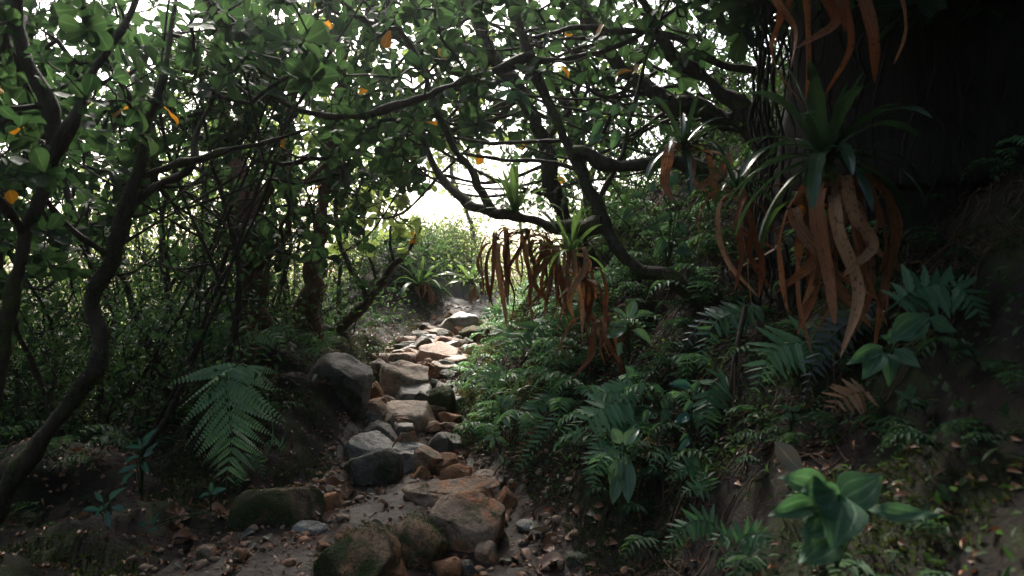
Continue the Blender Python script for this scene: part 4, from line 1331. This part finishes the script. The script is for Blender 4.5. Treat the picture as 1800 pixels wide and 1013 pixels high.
rosette('dead brown strap leaves hanging from above at the top edge', P(1390, -60, 2.7), 0, .3, .05, 6, .46, .034, seed=17, rust=True, dead_az=(160, 300), name='dead_bromeliad')
rosette('broad dead leaves hanging at the top edge right of the first bunch', P(1475, -50, 2.65), 0, .3, .05, 4, .40, .045, seed=18, rust=True, dead_az=(200, 380), name='dead_bromeliad')
rosette('bromeliad with a striped hanging skirt on the sunlit mound at the end of the trail', P(738, 502, 10.7), 22, .62, .07, 18, .62, .07, seed=19, elev=(80, 0), mat='strap_light', dead_az=(180, 360))
rosette('pale bromeliad on top of the sunlit mound', P(752, 470, 12.9), 16, .7, .09, 0, seed=20, elev=(85, 20), mat='strap_light')
rosette('bromeliad with wide spread leaves right of the sunlit mound', P(828, 497, 11.5), 18, .65, .08, 3, .4, .07, seed=21, elev=(75, 0), mat='strap_light', dead_az=(180, 360))
rosette('tufted plant with narrow arching leaves above the pale herb', near(905, 690, 4.9), 14, .22, .020, 0, seed=22, elev=(75, -20), mat='strap_light')
rosette('narrow leaved tuft on the golden moss slope', near(868, 662, 6.3), 14, .24, .016, 0, seed=23, elev=(75, 0), mat='strap_light')

# ------------------------------------------------------------------ broad leaved herbs
def herb(label, base, leaves, mat='leaf_plant', shape='ovate', cat='plant', name='herb', group=None, stem=.004, forms=('', '_curled', '_up')):
    """leaves: (base point, tip point, width in metres, normal, material or None) in world space."""
    t = thing(name, label, cat, base, group)
    base = np.asarray(base, float)
    acc = Acc()
    for i, (p, q, W_, n, mt) in enumerate(leaves):
        tube(acc, catmull([base, (base + p) / 2 + np.array([0, 0, .01]), p], 4), stem * .7, 5)
        L_ = float(np.linalg.norm(q - p))
        part('leaf', unit_mesh(shape + forms[i % len(forms)], mt or mat), None, t, leaf_matrix(p, q - p, n, L_, W_, base))
    part('stem', acc.mesh('stem', origin=base), M['leaf_small'], t)
    return t

def herb_px(label, basepx, d, lv, mat='leaf_plant', shape='ovate', wr=.6, **kw):
    """lv: x0, y0, x1, y1 of each leaf as seen, its depth offset at the tip and width ratio."""
    if d > 1.9:
        d = min([d] + [hit(l[2], l[3], 1.0)[1] - .05 for l in lv] + [hit(*basepx, 1.0)[1] + .05])
    base = P(*basepx, d)
    if hit(*basepx, 1.0)[1] < d:
        base = hit(*basepx, 1.0)
    out = []
    for i, l in enumerate(lv):
        p = P(l[0], l[1], d - .02); q = P(l[2], l[3], d - .02 + (l[4] if len(l) > 4 else -.04))
        L_ = np.linalg.norm(q - p)
        n = np.array([random.uniform(-.3, .3), -1.0, .75]) + nrm(q - p) * random.uniform(.0, .6)
        p = p + np.array([0, -.006 * i, 0]); q = q + np.array([0, -.006 * i, 0])
        out.append((p, q, L_ * (l[5] if len(l) > 5 else wr), n, l[6] if len(l) > 6 else None))
    return herb(label, base, out, mat, shape, **kw)

herb_px('herb with big soft green ribbed leaves at the bottom right, out of focus', (1470, 1000), 1.75, [
    (1459, 869, 1381, 836, -0.04, 0.63), (1469, 878, 1396, 870, -0.07, 0.75), (1432, 884, 1354, 899, -0.04, 0.48), (1469, 876, 1540, 839, 0.03, 0.84),
    (1475, 867, 1460, 951, -0.10, 0.81), (1513, 890, 1640, 907, -0.03, 0.28), (1450, 907, 1401, 929, -0.05, 0.70), (1459, 924, 1384, 985, -0.08, 0.55), (1459, 858, 1434, 836, 0.00, 0.53)], forms=('', '_up'))
herb_px('herb with large leaves in shadow below the dim fern', (1555, 660), 2.2, [
    (1570, 598, 1640, 545, .03, .55), (1560, 605, 1585, 570, .03, .5), (1630, 560, 1672, 585, 0, .75), (1545, 610, 1488, 635, -.03, .42), (1550, 620, 1560, 668, -.05, .6),
    (1562, 612, 1606, 648, -.05, .62), (1540, 615, 1508, 660, -.04, .6), (1600, 590, 1622, 600, 0, .6), (1560, 600, 1530, 590, 0, .5)])
herb_px('pale green herb with upright leaves beside the faded brown straps', (1105, 640), 4.2, [
    (1105, 560, 1117, 525, .02, .55), (1112, 560, 1148, 545, -.02, .4), (1105, 565, 1070, 575, -.04, .4), (1100, 558, 1075, 540, 0, .4), (1110, 580, 1147, 600, -.05, .42),
    (1100, 575, 1065, 598, -.05, .4), (1090, 600, 1085, 625, -.04, .45), (1105, 640, 1118, 662, -.04, .7)], 'leaf_pale', 'lance')
herb_px('herb with pale cupped leaves and a rosette of drooping leaves low on the bank', (1090, 850), 3.75, [
    (1090, 780, 1078, 752, 0, .75), (1098, 782, 1120, 750, 0, .6), (1090, 795, 1062, 800, -.03, .5), (1092, 800, 1105, 850, -.05, .5), (1085, 805, 1075, 860, -.05, .5),
    (1100, 800, 1100, 880, -.04, .4), (1085, 830, 1075, 882, -.04, .45)], 'leaf_pale', 'lance')
herb_px('herb with small silvery leaves at the edge of the trail', (880, 800), 4.9, [
    (880, 712, 872, 690, 0, .6), (882, 715, 898, 690, 0, .6), (880, 720, 862, 712, -.03, .6), (885, 715, 905, 700, -.02, .5), (880, 730, 868, 742, -.03, .6),
    (885, 735, 898, 752, -.03, .6), (870, 765, 850, 770, -.03, .6), (868, 760, 855, 745, 0, .5), (870, 765, 885, 755, -.03, .5), (868, 768, 862, 785, -.03, .5), (872, 768, 893, 775, -.03, .5)], 'leaf_pale', 'ovate')
herb_px('creeper with glossy blue green leaves on the bank', (1215, 790), 3.6, [
    (1215, 680, 1178, 672, -.02, .5), (1215, 690, 1228, 670, -.02, .6, 'leaf_plant'), (1212, 728, 1184, 745, -.03, .55, 'leaf_teal'), (1212, 770, 1190, 790, -.02, .4), (1215, 705, 1200, 720, -.02, .6, 'leaf_plant'),
    (1218, 720, 1225, 745, -.02, .6, 'leaf_plant'), (1210, 800, 1216, 822, -.02, .4), (1205, 760, 1192, 770, -.02, .5, 'leaf_plant')], 'leaf_teal', 'ovate')
herb_px('trailing herb with oval leaves above the blue green creeper', (1170, 740), 3.85, [
    (1160, 690, 1148, 672, 0, .6), (1165, 700, 1172, 725, -.03, .6), (1150, 700, 1130, 695, -.02, .6), (1170, 690, 1182, 705, -.02, .6), (1140, 720, 1128, 738, -.02, .6), (1172, 715, 1160, 742, -.02, .6),
    (1110, 660, 1098, 640, 0, .7), (1180, 740, 1172, 765, -.02, .6), (1130, 670, 1118, 690, -.02, .6)], 'leaf_plant', 'ovate')
herb_px('climber with dark oval leaves against the shadow above the mossy log', (1175, 470), 4.2, [
    (1190, 360, 1170, 345, 0, .6), (1180, 380, 1150, 385, -.02, .6), (1190, 390, 1205, 415, -.03, .6), (1160, 405, 1135, 400, -.02, .6), (1165, 420, 1150, 450, -.03, .6), (1200, 340, 1225, 330, 0, .6),
    (1130, 350, 1105, 340, 0, .6), (1140, 340, 1150, 315, 0, .6), (1175, 330, 1190, 305, 0, .6), (1200, 425, 1190, 450, -.02, .6), (1110, 370, 1090, 385, -.02, .6), (1180, 440, 1215, 450, -.02, .6)], 'leaf_plant', 'ovate')
herb_px('leafy shoot with light green leaves on the branch under the leaning trunk', (960, 215), 4.45, [
    (905, 155, 880, 145, 0, .55), (905, 150, 930, 140, 0, .5), (910, 160, 890, 185, -.02, .6), (905, 165, 925, 170, -.02, .55), (915, 170, 935, 195, -.02, .5), (900, 160, 870, 180, -.02, .5)], 'leaf_plant', 'lance')
herb_px('leafy shoot with broad leaves beside the upper part of the leaning trunk', (1120, 260), 4.3, [
    (1060, 205, 1030, 195, 0, .5), (1060, 215, 1040, 240, -.02, .55), (1075, 205, 1090, 180, 0, .5), (1080, 215, 1110, 225, 0, .5), (1085, 230, 1075, 260, -.02, .55), (1100, 200, 1125, 185, 0, .5),
    (1060, 240, 1030, 255, -.02, .5), (1130, 190, 1155, 178, 0, .5), (1140, 180, 1170, 185, 0, .5)], 'leaf_plant', 'lance')
herb_px('tall herb with narrow leaves in the dim corner left of the big fern', (250, 880), 3.6, [
    (252, 785, 274, 752, 0, .35), (250, 790, 222, 782, -.02, .32), (255, 800, 276, 795, -.02, .4), (248, 800, 220, 812, -.03, .35), (258, 810, 262, 828, -.03, .6), (245, 815, 215, 830, -.03, .35), (255, 785, 250, 768, 0, .4),
    (242, 828, 218, 848, -.03, .35), (260, 800, 290, 775, 0, .3)], 'leaf_teal', 'lance')
herb_px('low herb with pointed leaves on the dark ground under the tall narrow leaved one', (190, 930), 3.2, [
    (190, 885, 165, 910, -.03, .4), (195, 880, 215, 855, 0, .35), (200, 890, 225, 895, -.02, .4), (185, 880, 170, 862, 0, .4), (180, 895, 150, 890, -.02, .4), (195, 895, 200, 925, -.03, .4)], 'leaf_teal', 'lance')
herb_px('low herb near the trail below the dark fern', (370, 900), 3.9, [
    (372, 868, 395, 858, -.02, .4), (370, 868, 350, 872, -.02, .4), (372, 865, 375, 845, 0, .4), (280, 925, 262, 935, -.02, .4), (275, 920, 280, 900, 0, .4), (265, 920, 245, 915, -.02, .4)], 'leaf_teal', 'lance')
herb_px('tiny herb at the trail edge under the tan stone', (885, 830), 4.4, [
    (884, 815, 878, 798, 0, .5), (886, 818, 896, 808, -.02, .5), (884, 820, 876, 826, -.02, .5)], 'leaf_pale', 'ovate')
herb_px('small bright herb on the dark slope right of the withered frond', (1590, 730), 2.3, [
    (1590, 700, 1612, 678, 0, .5), (1588, 702, 1575, 685, 0, .5), (1588, 705, 1578, 718, -.02, .6), (1595, 705, 1612, 705, -.02, .5)], 'leaf_plant', 'ovate')
herb_px('herb with oval leaves under the withered frond', (1390, 760), 2.9, [
    (1390, 720, 1372, 712, 0, .6), (1392, 722, 1408, 712, 0, .6), (1388, 725, 1375, 738, -.02, .6), (1395, 725, 1402, 742, -.02, .6)], 'leaf_plant', 'ovate')
# upright thin stem and the dead leaf caught on it
acc = Acc(); tube(acc, catmull(poly([(1285, 870, 3.2), (1290, 780, 3.2), (1284, 700, 3.2), (1296, 610, 3.25), (1310, 540, 3.35)]), 8), [.012] * 33, 8, .15)
b0 = P(1285, 870, 3.2)
single('stem', acc.mesh('stem', origin=b0), M['bark_moss'], 'thin mossy upright stem in the middle of the bank', 'stem', b0)
acc = Acc(); tube(acc, catmull(poly([(1275, 860, 3.15), (1278, 790, 3.12), (1290, 700, 3.12), (1292, 640, 3.15)]), 8), .004, 6)
b0 = P(1275, 860, 3.15)
single('stem', acc.mesh('stem', origin=b0), M['root'], 'thin red brown shoot twined along the mossy upright stem', 'stem', b0)

# ------------------------------------------------------------------ fallen leaves
def fallen(label, px, py, Lpx, az, mat='litter', shape='ovate_curled', lift=.012, group=None, wr=.6, tilt=.35, d=None):
    p = hit(px, py) if d is None else P(px, py, d)
    L_ = Lpx / F * p[1] * 1.15
    a = R(az)
    dd = np.array([math.cos(a), math.sin(a) * 1.0, 0])
    n = (gnormal(p[0:1], p[1:2])[0] if d is None else np.array([0, -.8, .4])) + np.array([random.uniform(-tilt, tilt), -.2 + random.uniform(-tilt, tilt), 0])
    if d is not None:
        dd = np.array([math.cos(a), -.1, math.sin(a)])
    mt = leaf_matrix(p - dd * L_ * .5 + np.array([0, 0, lift + (L_ * .12 if d is None else 0)]), dd, n, L_, L_ * wr, np.zeros(3))
    single('fallen_leaf', unit_mesh(shape, mat), None, label, 'fallen leaf', group=group, M=mt)

fallen('large pinkish brown dead leaf lying near the bottom edge at the foot of the bank', 965, 967, 46, 150, wr=.7)
fallen('grey green fallen leaf just behind the pinkish brown one', 955, 942, 46, 20, 'litter_grey')
fallen('brown dead leaf cut by the bottom edge below the pinkish one', 965, 1000, 50, 190, wr=.75)
fallen('upright grey brown dead leaf caught behind the big leaved herb', 1388, 815, 66, -50, 'litter_grey', 'ovate_up', d=2.1, wr=.5)
fallen('orange dead leaf lying in front of the long tilted mossy boulder', 385, 905, 38, 10)
fallen('flat rusty leaf further left on the dark litter', 330, 950, 36, 35)
fallen('rust red leaf beside the rounded orange stone', 592, 862, 36, 25)
fallen('curled brown leaf on the mud right of the standing brown stone', 905, 985, 34, 100)
fallen('orange leaf lying by the blocky orange stone', 800, 815, 26, 10)
fallen('orange leaf at the foot of the pointed stone', 880, 832, 24, 170)
r = np.random.default_rng(44)
zones = [('dead leaf on the dark ground left of the tilted mossy boulder', (270, 470, 900, 1005), 26, 'litter on the dark ground'),
         ('dead leaf on the trail between the front stones', (560, 680, 850, 960), 14, 'litter between the front stones'),
         ('dead leaf on wet ground between the flat topped boulder and the bank', (880, 1080, 890, 1010), 22, 'litter at the foot of the bank'),
         ('dead leaf on the small ledge around the orange and tan stones', (790, 900, 800, 870), 12, 'litter on the ledge')]
for lab, (x0, x1, y0, y1), n, grp in zones:
    for k in range(n):
        sz, gr, sh = r.uniform(14, 30), r.random() < .25, str(r.choice(['ovate', 'ovate_curled', 'lance_curled', 'obovate_curled']))
        tl = '%s%s %s' % ('small ' if sz < 22 else '', 'grey' if gr else 'brown', {'ovate': 'flat', 'ovate_curled': 'curled', 'lance_curled': 'narrow', 'obovate_curled': 'rounded'}[sh])
        fallen(tl + ' ' + lab, r.uniform(x0, x1), r.uniform(y0, y1), sz, r.uniform(0, 360), 'litter_grey' if gr else 'litter', sh, group=grp)
# ------------------------------------------------------------------ ground cover nobody could count
r = np.random.default_rng(9)
def bank_pts(n, d0=.05, d1=3.2, y0=.8, y1=12.5):
    y = r.uniform(y0, y1, n)
    d = r.uniform(d0, d1, n)
    x = yr(y) + d
    return np.stack([x, y, gz(x, y)], -1)
def left_pts(n, d0=.05, d1=3.5, y0=.8, y1=12.5):
    y = r.uniform(y0, y1, n)
    x = yl(y) - r.uniform(d0, d1, n)
    return np.stack([x, y, gz(x, y)], -1)

def clumped(p, scale, thr, seed):
    return p[fbm(p * scale, seed, 3) > thr]

# small leaves over the bank
acc = Acc()
p = clumped(bank_pts(60000), 1.5, -.15, 3)
p = p[(p[:, 1] > 2.7) | (r.random(len(p)) < .55)]
p = p[(p[:, 1] > 5) | (r.random(len(p)) < .65)]
n = gnormal(p[:, 0], p[:, 1])
k = len(p)
off = r.uniform(0, .07, k)[:, None]
d = n * .5 + r.normal(size=(k, 3)) * .7 + np.array([-.2, -.3, -.2])
add_leaves(acc, TPL_LO['ovate'], p + n * off, d, n + r.normal(size=(k, 3)) * .4 + np.array([0, 0, .6]), r.uniform(.014, .05, k), r.uniform(.009, .026, k))
single('undergrowth', acc.mesh('undergrowth'), M['leaf_small'], 'low leafy undergrowth covering the dark bank right of the trail', 'undergrowth', kind='stuff')

# roots and dry fibres hanging down the bank
acc = Acc()
p = bank_pts(5200, .02, 2.2, 2.5, 9.5)
n = gnormal(p[:, 0], p[:, 1])
k = len(p)
L_ = r.uniform(.08, .42, k)[:, None]
dn = nrm(n * np.array([-.2, -.2, 0]) + np.array([0, 0, -1.0]) + r.normal(size=(k, 3)) * .35)
steps = [p + n * .02]
for s in range(4):
    w_ = steps[-1] + dn * L_ / 4 + r.normal(size=(k, 3)) * .015
    g_ = gz(w_[:, 0], w_[:, 1])
    w_[:, 2] = np.where(w_[:, 2] < g_ + .008, g_ + .008 + r.random(k) * .03, w_[:, 2])
    steps.append(w_)
steps = np.stack(steps, 1)
for pts in steps:
    tube(acc, catmull(pts, 2), r.uniform(.0012, .0045), 4)
single('dry_roots', acc.mesh('dry_roots'), M['root'], 'dry roots and fibres hanging down the cut face of the bank', 'roots', kind='stuff')

# moss on both banks
acc = Acc(); acc2 = Acc()
p = np.concatenate([clumped(bank_pts(60000, .0, 1.4, 1.5, 11.5), 1.9, .12, 8), clumped(left_pts(45000, .0, 1.6, 2.5, 11), 1.7, .1, 9)])
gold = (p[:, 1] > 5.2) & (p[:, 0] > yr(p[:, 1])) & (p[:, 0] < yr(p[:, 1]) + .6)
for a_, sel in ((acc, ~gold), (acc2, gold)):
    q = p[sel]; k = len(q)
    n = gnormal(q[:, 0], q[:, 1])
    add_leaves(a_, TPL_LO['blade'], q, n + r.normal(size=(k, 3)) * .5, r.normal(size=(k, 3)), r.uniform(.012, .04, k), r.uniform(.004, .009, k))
single('moss', acc.mesh('moss'), M['moss'], 'green moss carpeting the banks on both sides of the trail', 'moss', kind='stuff')
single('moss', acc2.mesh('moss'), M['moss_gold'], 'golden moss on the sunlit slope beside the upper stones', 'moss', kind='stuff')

# little ferns that crowd the banks
def mini_ferns(p, L, seed, mat, label):
    q = np.random.default_rng(seed)
    acc = Acc()
    n = gnormal(p[:, 0], p[:, 1])
    for b, m in zip(p, n):
        for j in range(q.integers(2, 5)):
            l_ = L * q.uniform(.5, 1.2)
            h = nrm(m * np.array([1, 1, 0]) + q.normal(size=3) * np.array([.8, .8, 0]))
            c = catmull([b, b + h * l_ * .35 + np.array([0, 0, .38 * l_]), b + h * l_ * .75 + np.array([0, 0, .36 * l_]), b + h * l_ + np.array([0, 0, .02 * l_])], 5)
            tube(acc, c, np.linspace(.002, .0008, len(c)), 3)
            k = 11
            t = np.linspace(.18, .97, k)
            i = t * (len(c) - 1)
            pp = np.stack([np.interp(i, np.arange(len(c)), c[:, a]) for a in range(3)], -1)
            tg = nrm(np.stack([np.interp(i, np.arange(len(c)), np.gradient(c[:, a])) for a in range(3)], -1))
            wl = l_ * .30 * np.interp(t, [.18, .4, .7, 1], [.8, 1, .65, .15])
            for sd in (-1, 1):
                side = nrm(np.cross(tg, [0, 0, 1])) * sd
                add_leaves(acc, TPL_LO['lance'], pp, side + tg * .4 + q.normal(size=(k, 3)) * .12 + np.array([0, 0, -.2]), np.array([0, 0, 1.0]) + q.normal(size=(k, 3)) * .25, wl, wl * .30)
    single('small_ferns', acc.mesh('small_ferns'), M[mat], label, 'undergrowth', kind='stuff')
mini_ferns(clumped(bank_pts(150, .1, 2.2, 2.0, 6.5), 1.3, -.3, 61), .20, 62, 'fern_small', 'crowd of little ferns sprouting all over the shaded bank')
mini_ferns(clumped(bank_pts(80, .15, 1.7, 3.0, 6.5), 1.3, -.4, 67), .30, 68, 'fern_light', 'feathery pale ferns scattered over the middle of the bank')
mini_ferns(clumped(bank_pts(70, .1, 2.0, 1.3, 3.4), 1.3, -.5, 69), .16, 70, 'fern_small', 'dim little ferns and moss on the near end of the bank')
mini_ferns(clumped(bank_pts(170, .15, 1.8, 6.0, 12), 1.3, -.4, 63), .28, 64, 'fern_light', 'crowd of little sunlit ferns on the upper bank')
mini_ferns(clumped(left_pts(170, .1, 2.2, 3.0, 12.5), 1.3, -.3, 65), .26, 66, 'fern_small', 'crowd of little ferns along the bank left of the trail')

# dead leaf crumbs
acc = Acc()
y = 1.6 + 9.4 * r.random(9000) ** 1.3
x = yl(y) - 1.3 + (yr(y) - yl(y) + 2.1) * r.random(len(y))
p = np.stack([x, y, gz(x, y) + .01], -1)
inn = (x - yl(y)) / (yr(y) - yl(y))
p = p[(r.random(len(y)) < np.where((inn > .15) & (inn < .85), .45, 1))]
n = gnormal(p[:, 0], p[:, 1]); k = len(p)
add_leaves(acc, leaf_template('ovate', 4, 3, .5, .35), p, r.normal(size=(k, 3)) * np.array([1, 1, .25]), n + r.normal(size=(k, 3)) * .35, r.uniform(.015, .05, k), r.uniform(.010, .026, k))
single('leaf_litter', acc.mesh('leaf_litter'), M['litter'], 'brown leaf litter strewn along the edges of the trail', 'leaf litter', kind='stuff')

# thicket on the left slope
def scrub(name, label, n, reg, mat, L, seed, stems=60, shape='lance', wr=.45):
    x0, x1, y0, y1, hh = reg
    q = np.random.default_rng(seed)
    acc, st = Acc(), Acc()
    for i in range(stems):
        x = q.uniform(x0, x1); y = q.uniform(y0, y1)
        b = ground(x, y); h = hh * q.uniform(.5, 1.15)
        top = b + np.array([q.normal() * .55, q.normal() * .4, h * .9])
        c = catmull([b - np.array([0, 0, .05]), (b + top) / 2 + q.normal(size=3) * .08, top], 6)
        tube(st, c, np.linspace(.008, .003, len(c)), 4)
        m = n // stems
        t = q.uniform(.12, 1.1, m)
        pp = np.stack([np.interp(t, np.linspace(0, 1, len(c)), c[:, j]) for j in range(3)], -1) + q.normal(size=(m, 3)) * np.array([.17, .17, .1])
        d = q.normal(size=(m, 3)) + np.array([0, -.2, -.1])
        add_leaves(acc, TPL_LO[shape], pp, d, q.normal(size=(m, 3)) * .6 + np.array([0, 0, 1]), q.uniform(L[0], L[1], m), q.uniform(L[0], L[1], m) * wr)
    o = single(name, acc.mesh(name), M[mat], label, 'undergrowth', kind='stuff')
    part('stems', st.mesh('stems'), M['bark_thin'], o, kind='stuff')

scrub('thicket', 'dark leafy thicket filling the slope left of the big fern', 32000, (-5.6, -2.2, 4.7, 7.4, 1.4), 'leaf_canopy', (.025, .07), 1, 150, 'ovate', .5)
scrub('thicket', 'tangled undergrowth between the red barked trees and the stair', 4200, (-3.6, -1.75, 6.0, 9.5, .55), 'leaf_small', (.03, .07), 2, 90)
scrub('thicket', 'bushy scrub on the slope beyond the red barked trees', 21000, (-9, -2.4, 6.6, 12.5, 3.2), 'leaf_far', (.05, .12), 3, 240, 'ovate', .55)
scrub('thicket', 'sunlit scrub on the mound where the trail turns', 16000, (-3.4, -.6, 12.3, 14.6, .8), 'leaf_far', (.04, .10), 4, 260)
scrub('thicket', 'low tangle of plants over the shaded hollow below the mound', 16000, (-3.4, -1.1, 11.0, 12.9, .40), 'leaf_small', (.03, .075), 8, 320)
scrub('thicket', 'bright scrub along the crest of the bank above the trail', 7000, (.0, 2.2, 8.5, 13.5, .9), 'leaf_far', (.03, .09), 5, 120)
scrub('thicket', 'leafy scrub on the bank behind the leaning trunk', 9000, (.75, 3.6, 5.0, 9.0, .9), 'leaf_small', (.03, .09), 6, 130)

# trees beyond the turn of the trail, most paled in leaf colour to suggest mist
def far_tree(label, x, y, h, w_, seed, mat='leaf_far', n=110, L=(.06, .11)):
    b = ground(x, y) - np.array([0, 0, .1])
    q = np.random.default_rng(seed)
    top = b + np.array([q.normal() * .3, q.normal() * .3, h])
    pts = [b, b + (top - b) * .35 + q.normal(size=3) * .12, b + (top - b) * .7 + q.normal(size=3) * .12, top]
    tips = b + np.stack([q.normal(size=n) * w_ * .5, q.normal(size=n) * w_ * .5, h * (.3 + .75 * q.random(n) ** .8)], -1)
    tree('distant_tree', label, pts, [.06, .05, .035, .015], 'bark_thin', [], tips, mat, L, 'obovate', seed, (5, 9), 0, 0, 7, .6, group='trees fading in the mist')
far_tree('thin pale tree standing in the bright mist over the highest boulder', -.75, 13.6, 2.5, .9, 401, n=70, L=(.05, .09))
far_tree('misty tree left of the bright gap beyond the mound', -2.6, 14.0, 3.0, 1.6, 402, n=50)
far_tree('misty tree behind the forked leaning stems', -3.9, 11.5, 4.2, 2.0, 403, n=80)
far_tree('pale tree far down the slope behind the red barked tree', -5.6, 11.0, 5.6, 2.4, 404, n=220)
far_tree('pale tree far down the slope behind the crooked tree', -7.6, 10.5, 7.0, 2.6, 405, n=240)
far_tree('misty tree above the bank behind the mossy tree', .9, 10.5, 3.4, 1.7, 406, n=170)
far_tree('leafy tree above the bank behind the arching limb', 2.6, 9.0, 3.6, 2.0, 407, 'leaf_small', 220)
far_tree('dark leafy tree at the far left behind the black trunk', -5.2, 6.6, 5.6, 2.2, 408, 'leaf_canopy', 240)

# leaf roof and walls, extended out of view and shaped to shade the trail
acc = Acc()
q = np.random.default_rng(77)
n = 30000
roof = np.stack([q.uniform(-7, 8, n), q.uniform(-12, 4.2, n), q.uniform(3.0, 5.0, n)], -1)
roof[:, 2] += .25 * np.maximum(0, roof[:, 0] - 2) + .06 * np.abs(roof[:, 1] - 1)
n = 12000
back = np.stack([q.uniform(-7, 6, n), q.uniform(-12, -8, n), q.uniform(-2, 5, n)], -1)  # unseen leaf wall behind the camera, added to darken the foreground
left = np.stack([q.uniform(-7.5, -3.6, n), q.uniform(-9, 2.2, n), q.uniform(-2, 4.5, n)], -1)  # unseen leaf wall on the left, added to cut stray light
over = np.stack([q.uniform(1.2, 8, 30000), q.uniform(.5, 7.5, 30000), q.uniform(2.1, 4.2, 30000)], -1)  # unseen leaves above the bank, added to block the sun
over[:, 2] += gz(over[:, 0], over[:, 1])
sun_screen = np.stack([q.uniform(.3, 1.5, 9000), q.uniform(2.6, 5.4, 9000), q.uniform(3.0, 4.6, 9000)], -1)  # more unseen leaves, placed to keep sun off the near bank
sun_screen[:, 2] += .12 * sun_screen[:, 1]
over = np.concatenate([over, sun_screen])
side = np.stack([q.uniform(-7, -3.3, 9000), q.uniform(2.2, 6.6, 9000), q.uniform(-1.5, 5, 9000)], -1)  # leaf mass added to darken the left edge
hole = (np.abs(roof[:, 0] + .5) < .95) & (roof[:, 1] > 1.4) & (q.random(len(roof)) < .85)  # opening shaped to let skylight reach the front stones
roof = roof[~hole & ((roof[:, 1] < 3.0) | (roof[:, 0] > .2))]
pos = np.concatenate([roof, back, left, over, side])
pos = pos[fbm(pos * .8, 41, 3) > -.65]
k = len(pos)
add_leaves(acc, TPL_LO['obovate'], pos, q.normal(size=(k, 3)) * np.array([1, 1, .4]), q.normal(size=(k, 3)) * .5 + np.array([0, 0, 1]), q.uniform(.10, .18, k), q.uniform(.07, .12, k))
single('canopy', acc.mesh('canopy'), M['leaf_canopy'], 'roof of leathery leaves closing over the trail along the top edge', 'canopy', kind='stuff')

# ------------------------------------------------------------------ mist
bm = bmesh.new()
bmesh.ops.create_cube(bm, size=1)
me = bpy.data.meshes.new('haze')
bm.to_mesh(me); bm.free()
hz = bpy.data.objects.new('haze', me)
COL.objects.link(hz)
hz.scale = (320, 320, 30)
hz.location = (0, 0, 0.5)
hz['kind'] = 'stuff'
hz['label'] = 'thin bright mist hanging in the whole wood'
hz['category'] = 'mist'
m, t, out = mat_new('mist')
pv = t.nodes.new('ShaderNodeVolumePrincipled')
pv.inputs['Color'].default_value = (.9, .95, .97, 1)
pv.inputs['Density'].default_value = .002
pv.inputs['Anisotropy'].default_value = .95
t.links.new(pv.outputs[0], out.inputs['Volume'])
me.materials.append(m)
